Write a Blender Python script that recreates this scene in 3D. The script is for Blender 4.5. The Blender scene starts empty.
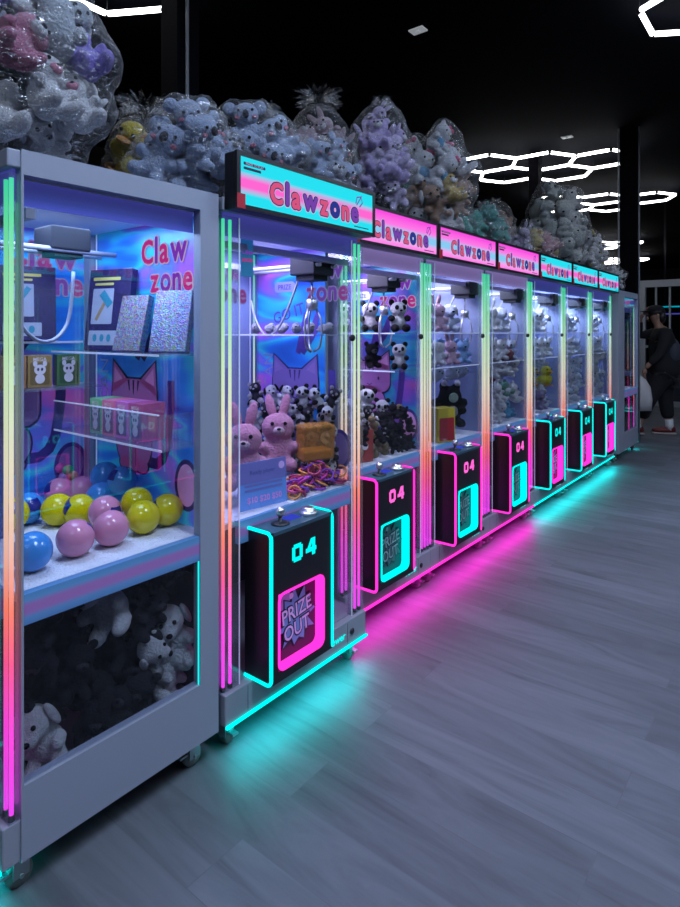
import bpy, bmesh, math, random
import numpy as np
from mathutils import Vector, Matrix, noise, Euler
C = bpy.context.scene.collection
PI = math.pi
R = math.radians
rnd = random.Random(7)

# ------------------------------------------------------------------ camera
CAM_Z, TH, FPX, HOR = 1.41, R(38.4), 600.0, 332.0
FW = Vector((-math.sin(TH), math.cos(TH), 0))
RT = Vector((math.cos(TH), math.sin(TH), 0))
cd = bpy.data.cameras.new('camera')
cam = bpy.data.objects.new('camera', cd)
C.objects.link(cam)
cam.location = (0, 0, CAM_Z)
cam.rotation_euler = (R(90), 0, TH)
cd.sensor_fit = 'HORIZONTAL'
cd.sensor_width = 36
cd.lens = 36 * FPX / 680
cd.shift_y = -(453.5 - HOR) / 680
cd.clip_start = 0.05
bpy.context.scene.camera = cam


def screen(p):
    d = Vector(p) - cam.location
    Z = max(d.dot(FW), 0.01)
    return (340 + FPX * d.dot(RT) / Z, HOR - FPX * d.z / Z)


def at(px, py, x=None, y=None, z=None, Z=None):
    """world point seen at a pixel on a plane of constant x, y, z or depth"""
    d = FW + RT * ((px - 340) / FPX) + Vector((0, 0, (HOR - py) / FPX))
    if x is not None: t = x / d.x
    elif y is not None: t = y / d.y
    elif z is not None: t = (z - CAM_Z) / d.z
    else: t = Z
    return cam.location + d * t


# ------------------------------------------------------------------ materials
def nt(name):
    m = bpy.data.materials.new(name)
    m.use_nodes = True
    t = m.node_tree
    t.nodes.clear()
    o = t.nodes.new('ShaderNodeOutputMaterial')
    return m, t, o


def N(t, kind, **kw):
    n = t.nodes.new(kind)
    for k, v in kw.items():
        if hasattr(n, k) and k not in n.inputs: setattr(n, k, v)
        else: n.inputs[k].default_value = v
    return n


def rgba(c): return (c[0], c[1], c[2], 1)


def mat(name, col, rough=0.5, metal=0.0, emit=None, es=0.0, bump=0, bscale=40, var=0, spec=0.5):
    m, t, o = nt(name)
    p = N(t, 'ShaderNodeBsdfPrincipled')
    p.inputs['Base Color'].default_value = rgba(col)
    p.inputs['Roughness'].default_value = rough
    p.inputs['Metallic'].default_value = metal
    p.inputs['Specular IOR Level'].default_value = spec
    if emit:
        p.inputs['Emission Color'].default_value = rgba(emit)
        p.inputs['Emission Strength'].default_value = es
    if bump or var:
        tc = N(t, 'ShaderNodeTexCoord')
        nz = N(t, 'ShaderNodeTexNoise', Scale=bscale, Detail=3)
        t.links.new(tc.outputs['Object'], nz.inputs['Vector'])
        if bump:
            b = N(t, 'ShaderNodeBump', Strength=bump, Distance=0.01)
            t.links.new(nz.outputs['Fac'], b.inputs['Height'])
            t.links.new(b.outputs['Normal'], p.inputs['Normal'])
        if var:
            mx = N(t, 'ShaderNodeMix', data_type='RGBA')
            mx.inputs[6].default_value = rgba([c * (1 - var) for c in col])
            mx.inputs[7].default_value = rgba([min(1, c * (1 + var)) for c in col])
            t.links.new(nz.outputs['Fac'], mx.inputs[0])
            t.links.new(mx.outputs[2], p.inputs['Base Color'])
    t.links.new(p.outputs[0], o.inputs[0])
    return m


def glow(name, col, s, sample=True):
    m, t, o = nt(name)
    e = N(t, 'ShaderNodeEmission', Strength=s)
    e.inputs[0].default_value = rgba(col)
    t.links.new(e.outputs[0], o.inputs[0])
    if not sample: m.cycles.emission_sampling = 'NONE'
    return m


def ramp(t, stops):
    r = t.nodes.new('ShaderNodeValToRGB')
    el = r.color_ramp.elements
    el[0].position, el[0].color = stops[0][0], rgba(stops[0][1])
    el[1].position, el[1].color = stops[-1][0], rgba(stops[-1][1])
    for p, c in stops[1:-1]:
        e = el.new(p)
        e.color = rgba(c)
    return r


def zgrad(name, z0, z1, stops, s, axis='Z', diffuse=False, sample=True, coat=False):
    m, t, o = nt(name)
    tc = N(t, 'ShaderNodeTexCoord')
    sp = N(t, 'ShaderNodeSeparateXYZ')
    t.links.new(tc.outputs['Object'], sp.inputs[0])
    mr = N(t, 'ShaderNodeMapRange')
    mr.inputs['From Min'].default_value = z0
    mr.inputs['From Max'].default_value = z1
    t.links.new(sp.outputs[axis], mr.inputs['Value'])
    r = ramp(t, stops)
    t.links.new(mr.outputs[0], r.inputs[0])
    if diffuse:
        p = N(t, 'ShaderNodeBsdfPrincipled', Roughness=0.35)
        t.links.new(r.outputs[0], p.inputs['Base Color'])
        t.links.new(r.outputs[0], p.inputs['Emission Color'])
        p.inputs['Emission Strength'].default_value = s
        t.links.new(p.outputs[0], o.inputs[0])
    else:
        e = N(t, 'ShaderNodeEmission', Strength=s)
        t.links.new(r.outputs[0], e.inputs[0])
        t.links.new(e.outputs[0], o.inputs[0])
    if not sample: m.cycles.emission_sampling = 'NONE'
    return m


def clear(name, tint=(1, 1, 1), refl=0.06, rough=0.0, haze=0.0, hcol=(1, 1, 1)):
    m, t, o = nt(name)
    tr = N(t, 'ShaderNodeBsdfTransparent')
    tr.inputs[0].default_value = rgba(tint)
    gl = N(t, 'ShaderNodeBsdfGlossy', Roughness=rough)
    fr = N(t, 'ShaderNodeLayerWeight', Blend=0.5)
    pw = N(t, 'ShaderNodeMath', operation='POWER')
    pw.inputs[1].default_value = 4.5
    t.links.new(fr.outputs['Facing'], pw.inputs[0])
    ad = N(t, 'ShaderNodeMath', operation='MULTIPLY_ADD', use_clamp=True)
    ad.inputs[1].default_value = 0.7
    ad.inputs[2].default_value = refl * 0.6
    t.links.new(pw.outputs[0], ad.inputs[0])
    mx = N(t, 'ShaderNodeMixShader')
    t.links.new(ad.outputs[0], mx.inputs[0])
    t.links.new(tr.outputs[0], mx.inputs[1])
    t.links.new(gl.outputs[0], mx.inputs[2])
    last = mx
    if haze:
        df = N(t, 'ShaderNodeBsdfDiffuse')
        df.inputs[0].default_value = rgba(hcol)
        m2 = N(t, 'ShaderNodeMixShader')
        m2.inputs[0].default_value = haze
        t.links.new(mx.outputs[0], m2.inputs[1])
        t.links.new(df.outputs[0], m2.inputs[2])
        last = m2
    t.links.new(last.outputs[0], o.inputs[0])
    return m


def film(name, tint=(1, 1, 1)):
    """crinkled clear plastic"""
    m, t, o = nt(name)
    tc = N(t, 'ShaderNodeTexCoord')
    mp = N(t, 'ShaderNodeMapping')
    mp.inputs['Scale'].default_value = (6, 6, 20)
    mp.inputs['Rotation'].default_value = (0.7, 0.5, 0.4)
    t.links.new(tc.outputs['Object'], mp.inputs[0])
    nz = N(t, 'ShaderNodeTexNoise', Scale=2.2, Detail=3, Roughness=0.5, Distortion=0.9)
    t.links.new(mp.outputs[0], nz.inputs['Vector'])
    # ridged noise -> creases, also drawn as pale lines that stand in for highlights
    a = N(t, 'ShaderNodeMath', operation='SUBTRACT'); a.inputs[1].default_value = 0.5
    t.links.new(nz.outputs['Fac'], a.inputs[0])
    b = N(t, 'ShaderNodeMath', operation='ABSOLUTE'); t.links.new(a.outputs[0], b.inputs[0])
    cr = N(t, 'ShaderNodeMapRange'); cr.inputs['From Max'].default_value = 0.018
    cr.inputs['To Min'].default_value = 1; cr.inputs['To Max'].default_value = 0
    t.links.new(b.outputs[0], cr.inputs['Value'])
    bp = N(t, 'ShaderNodeBump', Strength=1.0, Distance=0.05)
    t.links.new(b.outputs[0], bp.inputs['Height'])
    tr = N(t, 'ShaderNodeBsdfTransparent'); tr.inputs[0].default_value = rgba(tint)
    gl = N(t, 'ShaderNodeBsdfGlossy', Roughness=0.24)
    t.links.new(bp.outputs[0], gl.inputs['Normal'])
    df = N(t, 'ShaderNodeBsdfDiffuse'); df.inputs[0].default_value = (0.9, 0.92, 0.95, 1)
    t.links.new(bp.outputs[0], df.inputs['Normal'])
    m1 = N(t, 'ShaderNodeMixShader'); m1.inputs[0].default_value = 0.35
    t.links.new(gl.outputs[0], m1.inputs[1]); t.links.new(df.outputs[0], m1.inputs[2])
    fr = N(t, 'ShaderNodeLayerWeight', Blend=0.35)
    f2 = N(t, 'ShaderNodeMath', operation='MULTIPLY_ADD'); f2.inputs[1].default_value = 0.18; f2.inputs[2].default_value = 0.01
    t.links.new(fr.outputs['Facing'], f2.inputs[0])
    f3 = N(t, 'ShaderNodeMath', operation='MULTIPLY_ADD', use_clamp=True); f3.inputs[1].default_value = 0.62
    t.links.new(cr.outputs[0], f3.inputs[0]); t.links.new(f2.outputs[0], f3.inputs[2])
    mx = N(t, 'ShaderNodeMixShader')
    t.links.new(f3.outputs[0], mx.inputs[0]); t.links.new(tr.outputs[0], mx.inputs[1]); t.links.new(m1.outputs[0], mx.inputs[2])
    t.links.new(mx.outputs[0], o.inputs[0])
    return m


_pl = {}


def plushm(col):
    k = tuple(round(c, 3) for c in col)
    if k in _pl: return _pl[k]
    m, t, o = nt('plush_fabric')
    tc = N(t, 'ShaderNodeTexCoord')
    nz = N(t, 'ShaderNodeTexNoise', Scale=14, Detail=5, Roughness=0.7)
    t.links.new(tc.outputs['Object'], nz.inputs['Vector'])
    mx = N(t, 'ShaderNodeMix', data_type='RGBA')
    mx.inputs[6].default_value = rgba([c * 0.55 for c in col])
    mx.inputs[7].default_value = rgba([min(1, c * 1.2) for c in col])
    t.links.new(nz.outputs['Fac'], mx.inputs[0])
    p = N(t, 'ShaderNodeBsdfPrincipled', Roughness=0.95)
    p.inputs['Sheen Weight'].default_value = 0.25 if max(col) > 0.1 else 0.02
    p.inputs['Specular IOR Level'].default_value = 0.1
    b = N(t, 'ShaderNodeBump', Strength=0.7, Distance=0.1)
    t.links.new(nz.outputs['Fac'], b.inputs['Height'])
    t.links.new(b.outputs[0], p.inputs['Normal'])
    t.links.new(mx.outputs[2], p.inputs['Base Color'])
    t.links.new(p.outputs[0], o.inputs[0])
    _pl[k] = m
    return m


def holo(name, seed, dark=1.0, es=0.25):
    """iridescent printed wall film"""
    m, t, o = nt(name)
    tc = N(t, 'ShaderNodeTexCoord')
    mp = N(t, 'ShaderNodeMapping')
    mp.inputs['Location'].default_value = (seed * 3.1, seed * 1.7, seed)
    mp.inputs['Scale'].default_value = (1.0, 1.0, 3.2)
    t.links.new(tc.outputs['Object'], mp.inputs[0])
    nz = N(t, 'ShaderNodeTexNoise', Scale=1.9, Detail=2, Distortion=0.6)
    t.links.new(mp.outputs[0], nz.inputs['Vector'])
    D = dark
    r = ramp(t, [(0.25, (0.01 * D, 0.03 * D, 0.30 * D)), (0.42, (0.02 * D, 0.20 * D, 0.75 * D)), (0.5, (0.03 * D, 0.5 * D, 0.75 * D)),
                 (0.56, (0.10 * D, 0.18 * D, 0.8 * D)), (0.64, (0.35 * D, 0.12 * D, 0.75 * D)), (0.78, (0.75 * D, 0.15 * D, 0.6 * D))])
    t.links.new(nz.outputs['Fac'], r.inputs[0])
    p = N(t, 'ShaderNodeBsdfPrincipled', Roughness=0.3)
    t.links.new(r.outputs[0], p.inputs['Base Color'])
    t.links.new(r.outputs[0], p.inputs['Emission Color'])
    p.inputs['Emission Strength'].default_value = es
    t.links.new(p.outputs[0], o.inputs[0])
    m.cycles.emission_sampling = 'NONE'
    return m


def glitter(name, col):
    m, t, o = nt(name)
    tc = N(t, 'ShaderNodeTexCoord')
    v = N(t, 'ShaderNodeTexVoronoi', Scale=220)
    t.links.new(tc.outputs['Object'], v.inputs['Vector'])
    mx = N(t, 'ShaderNodeMix', data_type='RGBA', blend_type='MULTIPLY')
    mx.inputs[0].default_value = 0.8
    mx.inputs[6].default_value = rgba(col)
    t.links.new(v.outputs['Color'], mx.inputs[7])
    b = N(t, 'ShaderNodeBump', Strength=1.0, Distance=0.0012)
    t.links.new(v.outputs['Distance'], b.inputs['Height'])
    p = N(t, 'ShaderNodeBsdfPrincipled', Roughness=0.3, Metallic=0.5)
    t.links.new(mx.outputs[2], p.inputs['Base Color'])
    t.links.new(b.outputs[0], p.inputs['Normal'])
    t.links.new(p.outputs[0], o.inputs[0])
    return m


def floor_mat():
    m, t, o = nt('grey_wood_laminate')
    tc = N(t, 'ShaderNodeTexCoord')
    mp = N(t, 'ShaderNodeMapping')
    t.links.new(tc.outputs['Object'], mp.inputs[0])
    br = N(t, 'ShaderNodeTexBrick', Scale=1.0)
    br.offset = 0.37
    br.inputs['Brick Width'].default_value = 1.25
    br.inputs['Row Height'].default_value = 0.19
    br.inputs['Mortar Size'].default_value = 0.0016
    br.inputs['Mortar Smooth'].default_value = 0.1
    br.inputs['Bias'].default_value = 0.0
    br.inputs['Color1'].default_value = (0.0, 0.0, 0.0, 1)
    br.inputs['Color2'].default_value = (1, 1, 1, 1)
    br.inputs['Mortar'].default_value = (0.5, 0.5, 0.5, 1)
    t.links.new(mp.outputs[0], br.inputs['Vector'])
    # grain stretched along the plank, shifted per plank
    m2 = N(t, 'ShaderNodeMapping')
    m2.inputs['Scale'].default_value = (1.3, 8, 1)
    t.links.new(tc.outputs['Object'], m2.inputs[0])
    ad = N(t, 'ShaderNodeVectorMath', operation='MULTIPLY_ADD')
    t.links.new(br.outputs['Color'], ad.inputs[0])
    ad.inputs[1].default_value = (7, 3, 5)
    t.links.new(m2.outputs[0], ad.inputs[2])
    n1 = N(t, 'ShaderNodeTexNoise', Scale=1.0, Detail=8, Roughness=0.62, Distortion=1.6)
    t.links.new(ad.outputs[0], n1.inputs['Vector'])
    r = ramp(t, [(0.25, (0.065, 0.07, 0.082)), (0.40, (0.105, 0.112, 0.13)), (0.55, (0.13, 0.138, 0.16)), (0.75, (0.155, 0.163, 0.188))])
    t.links.new(n1.outputs['Fac'], r.inputs[0])
    # per-plank tone
    mr = N(t, 'ShaderNodeMapRange'); mr.inputs['To Min'].default_value = 0.82; mr.inputs['To Max'].default_value = 1.12
    t.links.new(br.outputs['Color'], mr.inputs['Value'])
    mu = N(t, 'ShaderNodeMix', data_type='RGBA', blend_type='MULTIPLY'); mu.inputs[0].default_value = 1
    t.links.new(r.outputs[0], mu.inputs[6]); t.links.new(mr.outputs[0], mu.inputs[7])
    jt = N(t, 'ShaderNodeMix', data_type='RGBA')
    jt.inputs[7].default_value = (0.1, 0.105, 0.12, 1)
    fm = N(t, 'ShaderNodeMath', operation='MULTIPLY'); fm.inputs[1].default_value = 0.55
    t.links.new(br.outputs['Fac'], fm.inputs[0])
    t.links.new(fm.outputs[0], jt.inputs[0]); t.links.new(mu.outputs[2], jt.inputs[6])
    p = N(t, 'ShaderNodeBsdfPrincipled', Roughness=0.5)
    p.inputs['Specular IOR Level'].default_value = 0.35
    t.links.new(jt.outputs[2], p.inputs['Base Color'])
    b = N(t, 'ShaderNodeBump', Strength=0.12, Distance=0.004)
    t.links.new(n1.outputs['Fac'], b.inputs['Height'])
    t.links.new(b.outputs[0], p.inputs['Normal'])
    t.links.new(p.outputs[0], o.inputs[0])
    return m


CYAN, PINK = (0.0, 0.85, 0.80), (1.0, 0.03, 0.55)
M = {}
M['white'] = mat('white_powder_coat', (0.33, 0.36, 0.45), 0.4)
M['light_grey'] = mat('light_grey_steel', (0.36, 0.38, 0.45), 0.42, 0.1)
M['black'] = mat('black_gloss', (0.008, 0.008, 0.012), 0.35)
M['matte_black'] = mat('black_matte', (0.006, 0.006, 0.008), 0.8)
M['chrome'] = mat('chrome', (0.8, 0.82, 0.85), 0.3, 1.0)
M['steel'] = mat('brushed_steel', (0.45, 0.47, 0.5), 0.35, 0.9)
M['dark_metal'] = mat('dark_metal', (0.05, 0.05, 0.06), 0.45, 0.6)
M['liner'] = mat('dark_violet_liner', (0.035, 0.022, 0.06), 0.5)  # dark backing added behind the lower toys to keep the gaps dark
M['carriage'] = mat('dark_carriage', (0.02, 0.022, 0.03), 0.6, spec=0.2)
M['rubber'] = mat('caster_rubber', (0.22, 0.23, 0.22), 0.6)
M['glass'] = clear('cabinet_glass', (0.97, 0.98, 1.0), 0.075)
M['lowglass'] = clear('smoked_glass', (0.88, 0.9, 0.94), 0.05)
M['acrylic'] = clear('clear_acrylic', (0.88, 0.9, 0.95), 0.12, 0.05, 0.05, (0.8, 0.85, 1.0))
M['acrylic_edge'] = mat('acrylic_edge', (0.75, 0.8, 0.9), 0.2, emit=(0.6, 0.7, 1.0), es=0.25)
M['film'] = film('clear_bag_film')
M['film_lilac'] = film('lilac_bag_film', (0.9, 0.86, 1.0))
LED_STOPS = [(0.0, (0.8, 0.04, 0.85)), (0.16, (0.95, 0.05, 0.65)), (0.26, (0.95, 0.09, 0.25)), (0.34, (0.95, 0.2, 0.12)), (0.43, (0.85, 0.45, 0.33)),
             (0.56, (0.75, 0.68, 0.48)), (0.70, (0.55, 0.75, 0.45)), (0.84, (0.3, 0.72, 0.38)), (0.94, (0.12, 0.7, 0.32)), (1.0, (0.05, 0.65, 0.33))]
M['tube'] = zgrad('rainbow_led', 0.17, 1.78, LED_STOPS, 1.35)
M['core'] = glow('white_glow', (0.9, 0.95, 1.0), 5.0)
M['cyan'] = glow('cyan_led', CYAN, 1.5)
M['pink'] = glow('pink_led', PINK, 1.5)
M['cyan_txt'] = glow('cyan_digits', (0.0, 0.85, 0.8), 1.3, False)
M['pink_txt'] = glow('pink_digits', (1.0, 0.12, 0.6), 1.3, False)
_b, _p = (0.02, 0.72, 0.85), (0.98, 0.13, 0.62)
M['head_cyan'] = zgrad('cyan_header_face', 1.82, 1.99, [(0.0, _b), (0.26, _b), (0.42, _p), (0.56, _p), (0.72, _b), (1.0, _b)], 1.05, sample=False)
_p2 = (0.98, 0.16, 0.80)
M['head_pink'] = zgrad('pink_header_face', 1.82, 1.99, [(0.0, _p2), (0.22, (1, 0.35, 0.85)), (0.36, (0.25, 0.6, 0.9)), (0.52, (0.25, 0.6, 0.9)), (0.68, (1, 0.2, 0.8)), (1.0, (0.95, 0.06, 0.75))], 1.0, sample=False)
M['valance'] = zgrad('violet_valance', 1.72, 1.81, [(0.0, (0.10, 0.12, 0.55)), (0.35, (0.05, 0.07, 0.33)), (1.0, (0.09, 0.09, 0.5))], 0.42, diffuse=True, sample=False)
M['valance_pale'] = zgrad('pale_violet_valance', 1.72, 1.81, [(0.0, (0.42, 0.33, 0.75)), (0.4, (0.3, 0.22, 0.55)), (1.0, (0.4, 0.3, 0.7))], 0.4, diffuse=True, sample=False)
M['band'] = zgrad('pink_blue_band', 0.68, 0.757, [(0.0, (0.06, 0.15, 0.36)), (0.22, (0.08, 0.2, 0.42)), (0.4, (0.24, 0.12, 0.36)), (0.62, (0.24, 0.12, 0.36)), (0.8, (0.08, 0.22, 0.45)), (1.0, (0.07, 0.2, 0.42))], 0.3, diffuse=True, sample=False)
M['carpet'] = mat('white_fleece_carpet', (0.75, 0.77, 0.85), 0.95, bump=0.8, bscale=120)
M['ceil_panel'] = mat('white_interior', (0.7, 0.72, 0.8), 0.5)
M['red'] = mat('red_tape', (0.5, 0.01, 0.03), 0.5)
M['txt_red'] = glow('letter_raspberry', (0.75, 0.10, 0.24), 0.9, False)
M['txt_purple'] = glow('letter_purple', (0.22, 0.07, 0.5), 0.8, False)
M['txt_blue'] = glow('letter_blue', (0.03, 0.05, 0.35), 0.8, False)
M['txt_white'] = glow('letter_outline', (0.62, 0.5, 0.8), 0.9, False)
M['txt_edge'] = glow('letter_edge', (0.05, 0.03, 0.16), 0.8, False)
M['txt_dark'] = mat('dark_print', (0.01, 0.012, 0.05), 0.5)
M['cat_pink'] = mat('cat_print_pink', (0.36, 0.16, 0.42), 0.5, emit=(0.4, 0.12, 0.4), es=0.12)
M['cat_line'] = mat('cat_print_line', (0.03, 0.015, 0.07), 0.5)
M['cat_ear'] = mat('cat_print_ear', (0.55, 0.3, 0.6), 0.5, emit=(0.5, 0.2, 0.5), es=0.2)
M['tail_ink'] = mat('tail_print', (0.06, 0.02, 0.22), 0.5)
M['art_red'] = glow('wall_letter_red', (0.55, 0.03, 0.25), 0.9, False)
M['art_purple'] = glow('wall_letter_purple', (0.22, 0.04, 0.5), 0.9, False)
M['art_white'] = glow('wall_letter_outline', (0.6, 0.45, 0.75), 0.8, False)
M['pale_print'] = mat('pale_print', (0.55, 0.62, 0.85), 0.5)
M['lcd'] = glow('blue_display', (0.04, 0.06, 0.6), 0.9, False)
M['burst_blue'] = mat('burst_blue', (0.13, 0.2, 0.5), 0.4, emit=(0.1, 0.15, 0.45), es=0.25)
M['burst_grey'] = mat('burst_grey', (0.08, 0.1, 0.13), 0.4)
M['lilac_print'] = mat('lilac_print', (0.5, 0.35, 0.7), 0.4, emit=(0.4, 0.25, 0.6), es=0.3)
M['grey_print'] = mat('grey_print', (0.3, 0.33, 0.38), 0.4)
M['hatch_dark'] = mat('hatch_dark', (0.03, 0.025, 0.05), 0.25)
M['hatch_lilac'] = mat('hatch_lilac', (0.3, 0.2, 0.5), 0.3, emit=(0.25, 0.12, 0.5), es=0.25)

HEX_W = glow('hexagon_tube_white', (0.95, 0.97, 1.0), 9.0)

# ------------------------------------------------------------------ mesh helpers
class MB:
    def __init__(self):
        self.bm = bmesh.new()

    def box(self, x0, x1, y0, y1, z0, z1, m=0, bev=0.0, seg=2):
        bm = self.bm
        v = [bm.verts.new((x, y, z)) for x in (x0, x1) for y in (y0, y1) for z in (z0, z1)]
        fs = []
        for ix in ((0, 1, 3, 2), (4, 6, 7, 5), (0, 4, 5, 1), (2, 3, 7, 6), (0, 2, 6, 4), (1, 5, 7, 3)):
            f = bm.faces.new([v[i] for i in ix]); f.material_index = m; fs.append(f)
        if bev:
            es = list({e for f in fs for e in f.edges})
            r = bmesh.ops.bevel(bm, geom=es, offset=bev, segments=seg, profile=0.5, affect='EDGES', clamp_overlap=True)
            for f in r['faces']: f.material_index = m
        return self

    def quad(self, pts, m=0):
        f = self.bm.faces.new([self.bm.verts.new(p) for p in pts]); f.material_index = m
        return self

    def grid(self, P, m=0, closed_u=False, smooth=True):
        V = [[self.bm.verts.new(p) for p in row] for row in P]
        nu = len(V[0])
        for i in range(len(V) - 1):
            for j in range(nu if closed_u else nu - 1):
                a, b = V[i][j], V[i][(j + 1) % nu]
                c, d = V[i + 1][(j + 1) % nu], V[i + 1][j]
                f = self.bm.faces.new((a, b, c, d)); f.material_index = m; f.smooth = smooth
        return V

    def tube(self, pts, r, m=0, seg=8, closed=False, caps=True):
        pts = [Vector(p) for p in pts]
        n = len(pts)
        rad = r if isinstance(r, (list, tuple)) else [r] * n
        t0 = (pts[1] - pts[0]).normalized()
        up = Vector((0, 0, 1)) if abs(t0.z) < 0.9 else Vector((1, 0, 0))
        nrm = (up - t0 * up.dot(t0)).normalized()
        rows, tp = [], t0
        for i in range(n):
            if closed: t = (pts[(i + 1) % n] - pts[i - 1]).normalized()
            elif i == 0: t = t0
            elif i == n - 1: t = (pts[-1] - pts[-2]).normalized()
            else: t = ((pts[i + 1] - pts[i]).normalized() + (pts[i] - pts[i - 1]).normalized()).normalized()
            nrm = (nrm - t * nrm.dot(t)).normalized()
            b = t.cross(nrm)
            rows.append([pts[i] + (nrm * math.cos(2 * PI * k / seg) + b * math.sin(2 * PI * k / seg)) * rad[i] for k in range(seg)])
        if closed: rows.append(rows[0])
        V = self.grid(rows, m, True)
        if caps and not closed:
            for row in (V[0][::-1], V[-1]):
                f = self.bm.faces.new(row); f.material_index = m
        return self

    def ell(self, c, r, m=0, u=14, v=9, rot=None):
        if not isinstance(r, (list, tuple)): r = (r, r, r)
        c = Vector(c)
        rows = []
        for i in range(v + 1):
            a = PI * (i / v) - PI / 2
            a = max(min(a, PI / 2 - 0.02), -PI / 2 + 0.02)
            row = []
            for j in range(u):
                p = Vector((r[0] * math.cos(a) * math.cos(2 * PI * j / u), r[1] * math.cos(a) * math.sin(2 * PI * j / u), r[2] * math.sin(a)))
                if rot: p = rot @ p
                row.append(c + p)
            rows.append(row)
        V = self.grid(rows, m, True)
        for row in (V[0][::-1], V[-1]):
            f = self.bm.faces.new(row); f.material_index = m; f.smooth = True
        return self

    def lathe(self, c, prof, m=0, seg=16, axis=(0, 0, 1)):
        ax = Vector(axis).normalized()
        q = Vector((0, 0, 1)).rotation_difference(ax)
        c = Vector(c)
        rows = [[c + q @ Vector((r * math.cos(2 * PI * k / seg), r * math.sin(2 * PI * k / seg), z)) for k in range(seg)] for r, z in prof]
        V = self.grid(rows, m, True)
        for row in (V[0][::-1], V[-1]):
            f = self.bm.faces.new(row); f.material_index = m
        return self

    def mesh(self, me, mx, m=0):
        vs = [self.bm.verts.new(mx @ v.co) for v in me.vertices]
        for p in me.polygons:
            try:
                f = self.bm.faces.new([vs[i] for i in p.vertices]); f.material_index = m
            except ValueError: pass
        return self

    def data(self, name):
        me = bpy.data.meshes.new(name)
        bmesh.ops.recalc_face_normals(self.bm, faces=self.bm.faces) if getattr(self, 'fixn', True) else None
        self.bm.to_mesh(me)
        self.bm.free()
        return me

    def build(self, name, mats, parent=None):
        me = self.data(name)
        for m in (mats if isinstance(mats, (list, tuple)) else [mats]): me.materials.append(m)
        o = bpy.data.objects.new(name, me)
        C.objects.link(o)
        if parent is not None: o.parent = parent
        return o


def empty(name, loc=(0, 0, 0), rz=0.0):
    o = bpy.data.objects.new(name, None)
    o.empty_display_size = 0.1
    C.objects.link(o)
    o.location = loc
    o.rotation_euler = (0, 0, rz)
    return o


def tag(o, label, cat, group=None):
    o['label'] = label
    o['category'] = cat
    if group: o['group'] = group
    return o


def struct(o, name=None):
    o['kind'] = 'structure'
    return o


def dup(root, loc, rz):
    r = root.copy(); C.objects.link(r)
    r.location = loc; r.rotation_euler = (0, 0, rz)
    for ch in list(root.children):
        c = ch.copy(); C.objects.link(c); c.parent = r
        for g in ch.children:
            d = g.copy(); C.objects.link(d); d.parent = c
    return r


_txt = {}


def text_mesh(s, offset=0.0, size=1.0):
    k = (s, offset, size)
    if k in _txt: return _txt[k]
    cu = bpy.data.curves.new('txt', 'FONT')
    cu.body = s; cu.size = size; cu.offset = offset
    cu.resolution_u = 3
    ob = bpy.data.objects.new('txt', cu)
    C.objects.link(ob)
    dg = bpy.context.evaluated_depsgraph_get()
    me = bpy.data.meshes.new_from_object(ob.evaluated_get(dg))
    bpy.data.objects.remove(ob)
    xs = [v.co.x for v in me.vertices]; ys = [v.co.y for v in me.vertices]
    _txt[k] = (me, min(xs), max(xs), min(ys), max(ys))
    return _txt[k]


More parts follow.
